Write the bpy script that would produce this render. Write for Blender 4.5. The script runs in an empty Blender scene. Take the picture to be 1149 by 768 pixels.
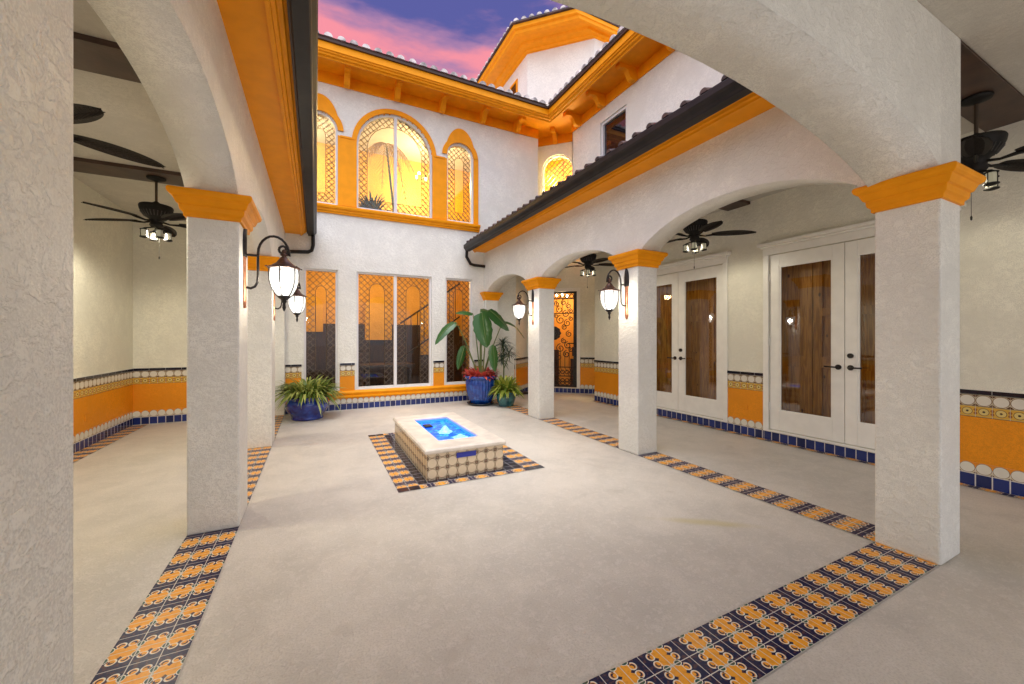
import bpy, bmesh, math, random
from mathutils import Vector, Matrix
random.seed(7)
R = math.radians
PI = math.pi
sc = bpy.context.scene
col = sc.collection

# ------------------------------------------------------------------ camera, sky, sun, exposure
CAM_H = 1.35
cam_d = bpy.data.cameras.new("camera")
cam = bpy.data.objects.new("camera", cam_d)
col.objects.link(cam)
cam.location = (0, 0, CAM_H)
cam.rotation_euler = (R(90), 0, -0.46368)
cam_d.sensor_width = 36.0
cam_d.lens = 36.0 * 439.46 / 1149.0
cam_d.shift_y = -4.46 / 1149.0
cam_d.clip_start = 0.02
cam_d.clip_end = 1000
sc.camera = cam
sc.view_settings.view_transform = 'Standard'
sc.view_settings.look = 'None'
sc.view_settings.exposure = 1.18
sc.view_settings.gamma = 1.0
sc.view_settings.use_curve_mapping = False
sc.cycles.use_denoising = True
sc.cycles.max_bounces = 8
sc.cycles.diffuse_bounces = 5
sc.cycles.transparent_max_bounces = 12
sc.cycles.caustics_reflective = False
sc.cycles.caustics_refractive = False
sc.cycles.sample_clamp_indirect = 6.0


class X:
    """tiny shader maths helper: X(nodetree, socket) with + - * / and a few functions"""
    def __init__(s, nt, v): s.nt, s.v = nt, v
    def _m(s, op, *a):
        n = s.nt.nodes.new('ShaderNodeMath'); n.operation = op
        for i, q in enumerate(a):
            q = q.v if isinstance(q, X) else q
            if isinstance(q, (int, float)): n.inputs[i].default_value = q
            else: s.nt.links.new(q, n.inputs[i])
        return X(s.nt, n.outputs[0])
    def __add__(s, o): return s._m('ADD', s, o)
    def __radd__(s, o): return s._m('ADD', o, s)
    def __sub__(s, o): return s._m('SUBTRACT', s, o)
    def __rsub__(s, o): return s._m('SUBTRACT', o, s)
    def __mul__(s, o): return s._m('MULTIPLY', s, o)
    def __rmul__(s, o): return s._m('MULTIPLY', s, o)
    def __truediv__(s, o): return s._m('DIVIDE', s, o)
    def __lt__(s, o): return s._m('LESS_THAN', s, o)
    def __gt__(s, o): return s._m('GREATER_THAN', s, o)
    def abs(s): return s._m('ABSOLUTE', s)
    def fract(s): return s._m('FRACT', s)
    def sqrt(s): return s._m('SQRT', s)
    def pingpong(s, k): return s._m('PINGPONG', s, k)
    def pw(s, k): return s._m('POWER', s, k)
    def mx(s, o): return s._m('MAXIMUM', s, o)
    def mn(s, o): return s._m('MINIMUM', s, o)
    def clamp(s):
        r = s._m('ADD', s, 0.0); r.v.node.use_clamp = True; return r
    def step(s, a, b):
        n = s.nt.nodes.new('ShaderNodeMapRange'); n.interpolation_type = 'SMOOTHSTEP'
        n.inputs['From Min'].default_value = a; n.inputs['From Max'].default_value = b
        s.nt.links.new(s.v, n.inputs['Value']); return X(s.nt, n.outputs['Result'])


def hyp(a, b): return (a * a + b * b).sqrt()


def mixc(nt, f, a, b):
    n = nt.nodes.new('ShaderNodeMix'); n.data_type = 'RGBA'
    f = f.v if isinstance(f, X) else f
    if isinstance(f, (int, float)): n.inputs[0].default_value = f
    else: nt.links.new(f, n.inputs[0])
    for k, q in ((6, a), (7, b)):
        if isinstance(q, (tuple, list)): n.inputs[k].default_value = (*q[:3], 1)
        else: nt.links.new(q, n.inputs[k])
    return n.outputs[2]


world = bpy.data.worlds.new("World")
sc.world = world
world.use_nodes = True
wn = world.node_tree
wn.nodes.clear()
wo = wn.nodes.new('ShaderNodeOutputWorld'); wb = wn.nodes.new('ShaderNodeBackground')
wn.links.new(wb.outputs[0], wo.inputs[0])
tc = wn.nodes.new('ShaderNodeTexCoord')
sp = wn.nodes.new('ShaderNodeSeparateXYZ'); wn.links.new(tc.outputs['Generated'], sp.inputs[0])
dx, dy, dz = (X(wn, sp.outputs[i]) for i in range(3))
mp = wn.nodes.new('ShaderNodeMapping'); mp.inputs['Scale'].default_value = (1.6, 2.2, 7.0)
mp.inputs['Rotation'].default_value = (0, R(-10), 0)
wn.links.new(tc.outputs['Generated'], mp.inputs[0])
ns = wn.nodes.new('ShaderNodeTexNoise'); ns.inputs['Scale'].default_value = 1.5
ns.inputs['Detail'].default_value = 6; ns.inputs['Roughness'].default_value = 0.55
wn.links.new(mp.outputs[0], ns.inputs['Vector'])
nz = X(wn, ns.outputs[0])
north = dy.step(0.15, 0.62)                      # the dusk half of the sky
PINK, BLUE, VIOL = (0.42, 0.135, 0.165), (0.048, 0.052, 0.165), (0.19, 0.10, 0.185)
el = (dz + (nz - 0.5) * 0.42)
c = mixc(wn, el.step(0.575, 0.63), PINK, VIOL)
c = mixc(wn, el.step(0.615, 0.67), c, BLUE)
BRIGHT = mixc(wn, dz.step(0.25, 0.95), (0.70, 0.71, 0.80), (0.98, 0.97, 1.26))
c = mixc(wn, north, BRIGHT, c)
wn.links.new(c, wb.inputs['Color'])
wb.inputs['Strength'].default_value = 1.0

sd = bpy.data.lights.new("sun", 'SUN'); sd.energy = 1.05; sd.angle = R(34); sd.color = (1.0, 0.985, 0.92)
so = bpy.data.objects.new("sun", sd); col.objects.link(so)
so.rotation_euler = (R(15), 0, R(-22))            # high and soft, from the south-west behind the camera


# ------------------------------------------------------------------ materials
def new_mat(name):
    m = bpy.data.materials.new(name); m.use_nodes = True
    return m, m.node_tree, m.node_tree.nodes['Principled BSDF']


def simple(name, c, rough=0.5, metal=0.0, noise=0.0, nscale=8.0, bump=0.0, bscale=60.0, spec=0.5, emit=None, es=0.0):
    m, nt, b = new_mat(name)
    b.inputs['Roughness'].default_value = rough; b.inputs['Metallic'].default_value = metal
    b.inputs['Specular IOR Level'].default_value = spec
    b.inputs['Base Color'].default_value = (*c, 1)
    t = nt.nodes.new('ShaderNodeTexCoord')
    if noise:
        n = nt.nodes.new('ShaderNodeTexNoise'); n.inputs['Scale'].default_value = nscale; n.inputs['Detail'].default_value = 5
        nt.links.new(t.outputs['Object'], n.inputs['Vector'])
        f = X(nt, n.outputs[0]).step(0.3, 0.7)
        o = mixc(nt, f, tuple(v * (1 - noise) for v in c), tuple(min(1, v * (1 + noise)) for v in c))
        nt.links.new(o, b.inputs['Base Color'])
    if bump:
        n = nt.nodes.new('ShaderNodeTexNoise'); n.inputs['Scale'].default_value = bscale; n.inputs['Detail'].default_value = 3
        nt.links.new(t.outputs['Object'], n.inputs['Vector'])
        bp = nt.nodes.new('ShaderNodeBump'); bp.inputs['Strength'].default_value = bump; bp.inputs['Distance'].default_value = 0.01
        nt.links.new(n.outputs[0], bp.inputs['Height']); nt.links.new(bp.outputs[0], b.inputs['Normal'])
    if emit:
        b.inputs['Emission Color'].default_value = (*emit, 1); b.inputs['Emission Strength'].default_value = es
    return m


def stucco(name, c, rough=0.5, scale=1.0, depth=0.006, grain=0.0015, skip=True, strength=1.0):
    """trowelled skip texture: stretched noise islands over fine grain, soft edges by the bevel node"""
    m, nt, b = new_mat(name)
    t = nt.nodes.new('ShaderNodeTexCoord')
    def noise(s, d, ro=0.5, dist=0.0, stretch=None):
        v = t.outputs['Object']
        if stretch:
            q = nt.nodes.new('ShaderNodeMapping'); q.inputs['Scale'].default_value = stretch[0]; q.inputs['Rotation'].default_value = stretch[1]
            nt.links.new(v, q.inputs[0]); v = q.outputs[0]
        n = nt.nodes.new('ShaderNodeTexNoise'); n.inputs['Scale'].default_value = s; n.inputs['Detail'].default_value = d
        n.inputs['Roughness'].default_value = ro; n.inputs['Distortion'].default_value = dist
        nt.links.new(v, n.inputs['Vector']); return X(nt, n.outputs[0])
    big = noise(1.1, 3)
    blot = noise(5.0, 4)
    sk = noise(24 * scale, 5, 0.6, 0.5, ((1.0, 1.0, 1.25), (0.5, 0.4, 0.3)))
    fine = noise(140 * scale, 3)
    h = (sk.step(0.44, 0.60) * depth if skip else sk * depth) + fine * grain + noise(6.0, 2) * 0.006
    bp = nt.nodes.new('ShaderNodeBump'); bp.inputs['Strength'].default_value = strength; bp.inputs['Distance'].default_value = 1.0
    nt.links.new(h.v, bp.inputs['Height'])
    bv = nt.nodes.new('ShaderNodeBevel'); bv.samples = 3; bv.inputs['Radius'].default_value = 0.009
    nt.links.new(bv.outputs[0], bp.inputs['Normal'])
    nt.links.new(bp.outputs[0], b.inputs['Normal'])
    dk = tuple(v * 0.88 for v in c); lt = tuple(min(1, v * 1.05) for v in c)
    o = mixc(nt, (big * 0.6 + blot * 0.4).step(0.38, 0.62), dk, lt)
    o = mixc(nt, (fine * 0.6 + sk * 0.4).step(0.42, 0.56), tuple(v * 0.86 for v in c), o)
    nt.links.new(o, b.inputs['Base Color'])
    b.inputs['Roughness'].default_value = rough
    b.inputs['Specular IOR Level'].default_value = 0.35
    return m


WALL = stucco("white_stucco", (0.82, 0.815, 0.735), 0.45, 1.0, 0.0024, 0.0016)
WALL_IN = stucco("cream_stucco", (0.80, 0.775, 0.65), 0.5, 1.0, 0.0016, 0.0009)
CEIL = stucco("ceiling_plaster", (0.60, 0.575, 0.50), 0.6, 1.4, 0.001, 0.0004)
ORANGE = stucco("orange_paint", (0.82, 0.29, 0.005), 0.5, 1.3, 0.0008, 0.0004)
FASCIA = simple("orange_fascia", (0.86, 0.32, 0.005), 0.45, spec=0.15, noise=0.05, nscale=7, bump=0.12, bscale=90)
PAINT = simple("white_paint", (0.80, 0.785, 0.72), 0.35, noise=0.03)
TRIMW = simple("window_frame_white", (0.70, 0.69, 0.68), 0.35)
BRONZE = simple("bronze_metal", (0.030, 0.026, 0.024), 0.38, 0.6, noise=0.4, nscale=30, bump=0.15, bscale=140)
GUTM = simple("gutter_metal", (0.010, 0.0075, 0.006), 0.45, 0.0, spec=0.3, noise=0.5, nscale=6)
GDARK = simple("drip_edge", (0.05, 0.022, 0.01), 0.5)
COPPER = simple("copper_plate", (0.50, 0.22, 0.12), 0.35, 0.7, noise=0.3, nscale=30)
FANM = simple("fan_black_bronze", (0.014, 0.013, 0.011), 0.6, 0.0, spec=0.2, noise=0.3, nscale=30)
BEAM = simple("dark_wood_beam", (0.060, 0.030, 0.018), 0.42, noise=0.35, nscale=5, bump=0.1, bscale=40)
DKPOT = simple("dark_saucer", (0.012, 0.02, 0.03), 0.2)
SOIL = simple("soil", (0.04, 0.025, 0.015), 0.9)
CAME = simple("leaded_came", (0.13, 0.10, 0.07), 0.35, 0.6)
GRASSM = simple("ground_beyond", (0.12, 0.11, 0.09), 0.9)
BRASS = simple("brass_hardware", (0.20, 0.16, 0.12), 0.25, 0.9)
COPING = simple("fountain_coping", (0.66, 0.59, 0.49), 0.4, noise=0.12, nscale=7, bump=0.15, bscale=60)


def wood_mat(name, c, c2, sc_=1.0):
    m, nt, b = new_mat(name)
    t = nt.nodes.new('ShaderNodeTexCoord')
    q = nt.nodes.new('ShaderNodeMapping'); q.inputs['Scale'].default_value = (9 * sc_, 9 * sc_, 0.9 * sc_); nt.links.new(t.outputs['Object'], q.inputs[0])
    n = nt.nodes.new('ShaderNodeTexNoise'); n.inputs['Scale'].default_value = 3; n.inputs['Detail'].default_value = 6; n.inputs['Distortion'].default_value = 1.2
    nt.links.new(q.outputs[0], n.inputs['Vector'])
    o = mixc(nt, X(nt, n.outputs[0]).step(0.35, 0.65), c, c2)
    v = nt.nodes.new('ShaderNodeTexVoronoi'); v.inputs['Scale'].default_value = 4.0
    q2 = nt.nodes.new('ShaderNodeMapping'); q2.inputs['Scale'].default_value = (1.6, 1.6, 0.8); nt.links.new(t.outputs['Object'], q2.inputs[0]); nt.links.new(q2.outputs[0], v.inputs['Vector'])
    k = X(nt, v.outputs['Distance']).step(0.05, 0.11)
    o = mixc(nt, k, tuple(x * 0.25 for x in c), o)
    nt.links.new(o, b.inputs['Base Color']); b.inputs['Roughness'].default_value = 0.4
    return m


DKW = simple("near_black_wood", (0.015, 0.011, 0.008), 0.35)
PINE = wood_mat("knotty_pine", (0.33, 0.135, 0.020), (0.60, 0.29, 0.05))
WOODK = wood_mat("dark_wood", (0.018, 0.009, 0.005), (0.05, 0.022, 0.010))


def floor_mat():
    m, nt, b = new_mat("textured_concrete")
    t = nt.nodes.new('ShaderNodeTexCoord')
    def noise(s, d, ro=0.5, dist=0.0):
        n = nt.nodes.new('ShaderNodeTexNoise'); n.inputs['Scale'].default_value = s; n.inputs['Detail'].default_value = d
        n.inputs['Roughness'].default_value = ro; n.inputs['Distortion'].default_value = dist
        nt.links.new(t.outputs['Object'], n.inputs['Vector']); return X(nt, n.outputs[0])
    big = noise(0.7, 4, 0.55, 0.6); mid = noise(3.2, 5, 0.6, 0.5); kn = noise(26, 6, 0.65, 0.8); fine = noise(110, 5, 0.65)
    o = mixc(nt, (big * 0.5 + mid * 0.5).step(0.36, 0.64), (0.49, 0.458, 0.39), (0.62, 0.575, 0.49))
    o = mixc(nt, (kn.step(0.50, 0.60)) * 0.38, o, (0.68, 0.63, 0.56))
    o = mixc(nt, (fine.step(0.48, 0.60)) * 0.45, o, (0.42, 0.375, 0.325))
    st = noise(2.1, 3, 0.5, 1.5)
    o = mixc(nt, st.step(0.62, 0.74) * 0.35, o, (0.42, 0.37, 0.30))
    # a pale yellow stain where the photograph shows one
    s2 = nt.nodes.new('ShaderNodeSeparateXYZ'); nt.links.new(t.outputs['Object'], s2.inputs[0])
    sx, sy = X(nt, s2.outputs[0]), X(nt, s2.outputs[1])
    al = (sx - 2.55) * 0.80 - (sy - 1.93) * 0.60
    ac = (sx - 2.55) * 0.60 + (sy - 1.93) * 0.80
    dd = hyp(al / 0.55, ac / 0.07)
    o = mixc(nt, (1.0 - (dd + mid * 0.9 - 0.4).step(0.2, 1.0)) * 0.5, o, (0.50, 0.42, 0.14))
    nt.links.new(o, b.inputs['Base Color'])
    h = kn.step(0.48, 0.58) * 0.0012 + fine * 0.0028 + mid * 0.004
    bp = nt.nodes.new('ShaderNodeBump'); bp.inputs['Distance'].default_value = 1.0; bp.inputs['Strength'].default_value = 0.9
    nt.links.new(h.v, bp.inputs['Height']); nt.links.new(bp.outputs[0], b.inputs['Normal'])
    b.inputs['Roughness'].default_value = 0.48
    r = (kn * 0.25 + 0.36); nt.links.new(r.v, b.inputs['Roughness'])
    return m


FLOOR = floor_mat()
NAVY, ORG, CRM, GRN = (0.003, 0.005, 0.045), (0.80, 0.34, 0.02), (0.74, 0.70, 0.58), (0.02, 0.08, 0.055)


def uvn(nt, T=0.1):
    u = nt.nodes.new('ShaderNodeUVMap'); s = nt.nodes.new('ShaderNodeSeparateXYZ'); nt.links.new(u.outputs[0], s.inputs[0])
    return X(nt, s.outputs[0]), X(nt, s.outputs[1])


def gloss_tile(nt, b, colour, joint, rough=0.16):
    # per-tile shade and slightly recessed grout
    nt.links.new(colour, b.inputs['Base Color'])
    bp = nt.nodes.new('ShaderNodeBump'); bp.inputs['Distance'].default_value = 1.0; bp.inputs['Strength'].default_value = 0.8
    h = (1.0 - joint) * 0.0015
    nt.links.new(h.v, bp.inputs['Height']); nt.links.new(bp.outputs[0], b.inputs['Normal'])
    r = joint * 0.5 + rough; nt.links.new(r.v, b.inputs['Roughness'])


def wear(nt, c, amt=0.25):
    t = nt.nodes.new('ShaderNodeTexCoord')
    n = nt.nodes.new('ShaderNodeTexNoise'); n.inputs['Scale'].default_value = 9; n.inputs['Detail'].default_value = 5
    nt.links.new(t.outputs['Object'], n.inputs['Vector'])
    return mixc(nt, X(nt, n.outputs[0]).step(0.48, 0.72) * amt, c, (0.45, 0.40, 0.34))


def strip_mat():
    m, nt, b = new_mat("painted_tile_strip")
    u, v = uvn(nt)
    a = u.pingpong(0.1)
    bb = ((v / 0.1).fract() - 0.5) * 0.1
    vb = bb.abs()
    d1 = (a - 0.036).mx(vb - 0.0495)
    cu = hyp(a - 0.050, vb - 0.021)
    sk = hyp(a - 0.042, vb - 0.040)
    d = d1.mn(cu - 0.0165)
    c = mixc(nt, d < 0.0, NAVY, ORG)
    c = mixc(nt, (d.abs()) < 0.0026, c, CRM)
    cres = (cu < 0.0110) * (hyp(a - 0.0445, vb - 0.0175) > 0.0088)
    c = mixc(nt, cres, c, NAVY)
    notch = (a - 0.034).abs() * 0.8 + vb
    c = mixc(nt, notch < 0.0095, c, NAVY)
    c = mixc(nt, (sk < 0.0075), c, NAVY)
    gr = hyp((a - 0.030) * 0.8, vb - 0.050)
    c = mixc(nt, gr < 0.0125, c, GRN)
    c = mixc(nt, ((gr - 0.0130).abs()) < 0.0016, c, CRM)
    bow = hyp(a * 0.55, vb - 0.051)
    c = mixc(nt, bow < 0.0085, c, (0.46, 0.44, 0.36))
    # thin brush lines in the orange
    t = nt.nodes.new('ShaderNodeTexNoise'); t.inputs['Scale'].default_value = 55
    uv = nt.nodes.new('ShaderNodeUVMap'); nt.links.new(uv.outputs[0], t.inputs['Vector'])
    c = mixc(nt, X(nt, t.outputs[0]).step(0.5, 0.62) * 0.22, c, (0.30, 0.11, 0.02))
    j = ((a < 0.0016)._m('MAXIMUM', a < 0.0016, a > 0.0984)).mx(vb > 0.0482)
    c = mixc(nt, j, c, (0.66, 0.62, 0.54))
    c = wear(nt, c, 0.04)
    gloss_tile(nt, b, c, j, 0.32); b.inputs['Specular IOR Level'].default_value = 0.14
    return m


def circle_mat(name, scallop=False):
    m, nt, b = new_mat(name)
    u, v = uvn(nt)
    fu = (((u / 0.1).fract() - 0.5) * 0.1).abs()
    fvs = ((v / 0.1).fract() - 0.5) * 0.1
    fv = fvs.abs()
    r = hyp(fu, fv)
    crm = (0.72, 0.69, 0.58) if scallop else (0.68, 0.56, 0.38)
    c = mixc(nt, r < 0.045, (0.60, 0.53, 0.36), crm)
    c = mixc(nt, ((r - 0.0470).abs()) < (0.0014 if scallop else 0.0022), c, (0.16, 0.08, 0.03))
    cc = hyp(0.05 - fu, 0.05 - fv)
    star = cc + ((0.05 - fu) * (0.05 - fv)).abs().sqrt() * 0.9
    c = mixc(nt, star < (0.020 if scallop else 0.0290), c, (0.10, 0.04, 0.02))
    c = mixc(nt, cc < 0.004, c, (0.45, 0.20, 0.04))
    if scallop:
        c = mixc(nt, (fvs > 0.0) * (r > 0.049), c, (0.80, 0.27, 0.016))
    j = (fu > 0.0487).mx(fv > 0.0487)
    jc = (0.66, 0.64, 0.58) if scallop else (0.46, 0.36, 0.24)
    c = mixc(nt, j * (1.0 - (fvs > 0.0) * (1.0 if scallop else 0.0)), c, jc)
    c = wear(nt, c, 0.12)
    gloss_tile(nt, b, c, j, 0.22)
    return m


def blue_mat(name, base=(0.012, 0.026, 0.14), T=0.1, g=0.004):
    m, nt, b = new_mat(name)
    u, v = uvn(nt)
    fu = (((u / T).fract() - 0.5) * T).abs()
    fv = (((v / 0.1).fract() - 0.5) * 0.1).abs()
    j = (fu > T / 2 - g).mx(fv > 0.05 - g)
    w = nt.nodes.new('ShaderNodeTexWhiteNoise'); w.noise_dimensions = '1D'
    fl = (u / T)._m('FLOOR', u / T); nt.links.new(fl.v, w.inputs['W'])
    c = mixc(nt, X(nt, w.outputs[0]), tuple(x * 0.6 for x in base), tuple(x * 1.3 for x in base))
    c = mixc(nt, j, c, (0.66, 0.64, 0.60))
    gloss_tile(nt, b, c, j, 0.14)
    return m


def yellow_mat():
    m, nt, b = new_mat("yellow_flower_tile")
    u, v = uvn(nt)
    fu = (((u / 0.1).fract() - 0.5) * 0.1).abs(); fvs = ((v / 0.1).fract() - 0.5) * 0.1; fv = fvs.abs()
    cu = hyp(fu, fv)
    c = mixc(nt, cu < 0.030, (0.62, 0.36, 0.05), (0.66, 0.50, 0.16))
    c = mixc(nt, ((cu - 0.031).abs()) < 0.002, c, (0.10, 0.05, 0.03))
    c = mixc(nt, cu < 0.009, c, (0.05, 0.03, 0.02))
    c = mixc(nt, hyp(fu - 0.05, fv - 0.015) < 0.012, c, (0.30, 0.10, 0.02))
    c = mixc(nt, fv > 0.043, c, (0.55, 0.42, 0.16))
    c = mixc(nt, fv > 0.0465, c, (0.04, 0.03, 0.03))
    j = fu > 0.0487
    c = mixc(nt, j, c, (0.62, 0.59, 0.52))
    gloss_tile(nt, b, c, j, 0.22)
    return m


STRIP = strip_mat(); CIRC = circle_mat("circle_tile"); SCAL = circle_mat("scallop_tile", True)
BLUE = blue_mat("blue_tile"); NAVYT = blue_mat("navy_tile", (0.010, 0.010, 0.028), 0.1, 0.0015); CAPT = blue_mat("cap_tile", (0.006, 0.007, 0.02), 0.2, 0.0012)
YEL = yellow_mat()


def glass_mat(name, tint=(0.9, 0.9, 0.9), refl=1.0, rough=0.0):
    m = bpy.data.materials.new(name); m.use_nodes = True; nt = m.node_tree; nt.nodes.clear()
    o = nt.nodes.new('ShaderNodeOutputMaterial'); t = nt.nodes.new('ShaderNodeBsdfTransparent'); t.inputs[0].default_value = (*tint, 1)
    g = nt.nodes.new('ShaderNodeBsdfGlossy'); g.inputs['Roughness'].default_value = rough
    ge = nt.nodes.new('ShaderNodeNewGeometry'); dt = nt.nodes.new('ShaderNodeVectorMath'); dt.operation = 'DOT_PRODUCT'
    nt.links.new(ge.outputs['Incoming'], dt.inputs[0]); nt.links.new(ge.outputs['Normal'], dt.inputs[1])
    cs_ = X(nt, dt.outputs['Value']).abs()
    k = (((1.0 - cs_).pw(5.0) * 0.95 + 0.05) * refl).clamp()
    mx = nt.nodes.new('ShaderNodeMixShader'); nt.links.new(k.v, mx.inputs[0]); nt.links.new(t.outputs[0], mx.inputs[1]); nt.links.new(g.outputs[0], mx.inputs[2])
    nt.links.new(mx.outputs[0], o.inputs[0]); return m


GLASS = glass_mat("window_glass", (0.82, 0.82, 0.80), 1.7)
GLASSL = glass_mat("lower_window_glass", (0.80, 0.80, 0.78), 0.65)
GLASSD = glass_mat("door_glass", (0.70, 0.67, 0.60), 1.8)


def lamp_glass():
    m = bpy.data.materials.new("lantern_glass"); m.use_nodes = True; nt = m.node_tree; nt.nodes.clear()
    o = nt.nodes.new('ShaderNodeOutputMaterial'); t = nt.nodes.new('ShaderNodeBsdfTransparent')
    e = nt.nodes.new('ShaderNodeEmission'); e.inputs[0].default_value = (1.0, 0.97, 0.90, 1)
    tcd = nt.nodes.new('ShaderNodeTexCoord'); s = nt.nodes.new('ShaderNodeSeparateXYZ'); nt.links.new(tcd.outputs['Object'], s.inputs[0])
    n = nt.nodes.new('ShaderNodeTexNoise'); n.inputs['Scale'].default_value = 45; nt.links.new(tcd.outputs['Object'], n.inputs['Vector'])
    e.inputs[1].default_value = 1.0
    st = X(nt, n.outputs[0]) * 1.0 + 0.45; nt.links.new(st.v, e.inputs[1])
    g = nt.nodes.new('ShaderNodeBsdfGlossy'); g.inputs['Roughness'].default_value = 0.15
    a = nt.nodes.new('ShaderNodeMixShader'); a.inputs[0].default_value = 0.55; nt.links.new(t.outputs[0], a.inputs[1]); nt.links.new(e.outputs[0], a.inputs[2])
    b2 = nt.nodes.new('ShaderNodeMixShader'); b2.inputs[0].default_value = 0.08; nt.links.new(a.outputs[0], b2.inputs[1]); nt.links.new(g.outputs[0], b2.inputs[2])
    nt.links.new(b2.outputs[0], o.inputs[0]); return m


LGLASS = lamp_glass()
BULB = simple("lit_bulb", (1, 1, 1), emit=(1.0, 0.93, 0.80), es=14)
SHADEG = simple("fan_lantern_glass", (0.13, 0.12, 0.085), 0.5, noise=0.2, emit=(1.0, 0.9, 0.6), es=0.10)  # slight glow added to the shades, goes with the fan fill


def water_mat():
    m, nt, b = new_mat("blue_lit_water")
    t = nt.nodes.new('ShaderNodeTexCoord')
    n = nt.nodes.new('ShaderNodeTexNoise'); n.inputs['Scale'].default_value = 17; n.inputs['Detail'].default_value = 3; n.inputs['Distortion'].default_value = 0.8
    nt.links.new(t.outputs['Object'], n.inputs['Vector'])
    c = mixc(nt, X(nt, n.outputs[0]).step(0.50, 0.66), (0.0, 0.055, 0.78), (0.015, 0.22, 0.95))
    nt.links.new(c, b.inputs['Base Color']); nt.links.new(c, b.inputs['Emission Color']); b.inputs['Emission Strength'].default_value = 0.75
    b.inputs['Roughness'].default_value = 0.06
    bp = nt.nodes.new('ShaderNodeBump'); bp.inputs['Distance'].default_value = 0.03; bp.inputs['Strength'].default_value = 0.6
    nt.links.new(n.outputs[0], bp.inputs['Height']); nt.links.new(bp.outputs[0], b.inputs['Normal'])
    return m


WATER = water_mat()
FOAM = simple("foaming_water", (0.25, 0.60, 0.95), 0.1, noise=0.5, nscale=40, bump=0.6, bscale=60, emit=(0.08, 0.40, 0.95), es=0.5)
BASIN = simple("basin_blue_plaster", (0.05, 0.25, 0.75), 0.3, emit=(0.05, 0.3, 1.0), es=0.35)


def glaze(name, c, c2):
    m, nt, b = new_mat(name)
    t = nt.nodes.new('ShaderNodeTexCoord')
    n = nt.nodes.new('ShaderNodeTexNoise'); n.inputs['Scale'].default_value = 11; n.inputs['Detail'].default_value = 5
    nt.links.new(t.outputs['Object'], n.inputs['Vector'])
    nt.links.new(mixc(nt, X(nt, n.outputs[0]).step(0.35, 0.7), c, c2), b.inputs['Base Color'])
    b.inputs['Roughness'].default_value = 0.12; b.inputs['Coat Weight'].default_value = 0.6
    return m


GL_BLUE = glaze("cobalt_glaze", (0.004, 0.012, 0.17), (0.008, 0.05, 0.38))
GL_BLUE2 = glaze("blue_glaze", (0.004, 0.03, 0.22), (0.010, 0.085, 0.38))
GL_TEAL = glaze("teal_glaze", (0.01, 0.07, 0.08), (0.04, 0.18, 0.18))


def leaf_mat(name, c, c2, rough=0.4):
    m, nt, b = new_mat(name)
    g = nt.nodes.new('ShaderNodeNewGeometry')
    f = X(nt, g.outputs['Random Per Island'])
    nt.links.new(mixc(nt, f, c, c2), b.inputs['Base Color']); b.inputs['Roughness'].default_value = rough
    b.inputs['Subsurface Weight'].default_value = 0.0
    tr = nt.nodes.new('ShaderNodeBsdfTranslucent'); nt.links.new(mixc(nt, f, c, c2), tr.inputs[0])
    mx = nt.nodes.new('ShaderNodeMixShader'); mx.inputs[0].default_value = 0.25
    out = nt.nodes['Material Output']; nt.links.new(b.outputs[0], mx.inputs[1]); nt.links.new(tr.outputs[0], mx.inputs[2]); nt.links.new(mx.outputs[0], out.inputs[0])
    return m


LEAF_G = leaf_mat("strap_leaf", (0.06, 0.14, 0.015), (0.46, 0.50, 0.13))
LEAF_Y = leaf_mat("yellow_green_leaf", (0.10, 0.20, 0.02), (0.50, 0.50, 0.08))
LEAF_D = leaf_mat("dracaena_leaf", (0.02, 0.05, 0.03), (0.07, 0.12, 0.07), 0.3)
LEAF_B = leaf_mat("banana_leaf", (0.02, 0.085, 0.015), (0.04, 0.13, 0.025), 0.3)
LEAF_R = leaf_mat("red_croton_leaf", (0.40, 0.02, 0.04), (0.70, 0.14, 0.07))
LEAF_K = leaf_mat("palm_frond", (0.42, 0.28, 0.04), (0.60, 0.42, 0.08))
STEM = simple("green_stem", (0.13, 0.18, 0.05), 0.5)


def tile_roof_mat(name, c):
    m, nt, b = new_mat(name)
    t = nt.nodes.new('ShaderNodeTexCoord')
    n = nt.nodes.new('ShaderNodeTexNoise'); n.inputs['Scale'].default_value = 6; n.inputs['Detail'].default_value = 6
    nt.links.new(t.outputs['Object'], n.inputs['Vector'])
    nt.links.new(mixc(nt, X(nt, n.outputs[0]).step(0.35, 0.65), tuple(x * .5 for x in c), tuple(min(1, x * 1.5) for x in c)), b.inputs['Base Color'])
    b.inputs['Roughness'].default_value = 0.7
    return m


TILE_D = tile_roof_mat("backlit_roof_tile", (0.055, 0.027, 0.020))  # tiles seen against the light; their shade is put into the colour
TILE_L = tile_roof_mat("pale_roof_tile", (0.42, 0.38, 0.36))
YWALL = stucco("yellow_room_paint", (0.80, 0.46, 0.05), 0.5, 1.0, 0.001, 0.0003)
OWALL = stucco("orange_room_paint", (0.80, 0.44, 0.09), 0.5, 1.0, 0.001, 0.0003)


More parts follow.
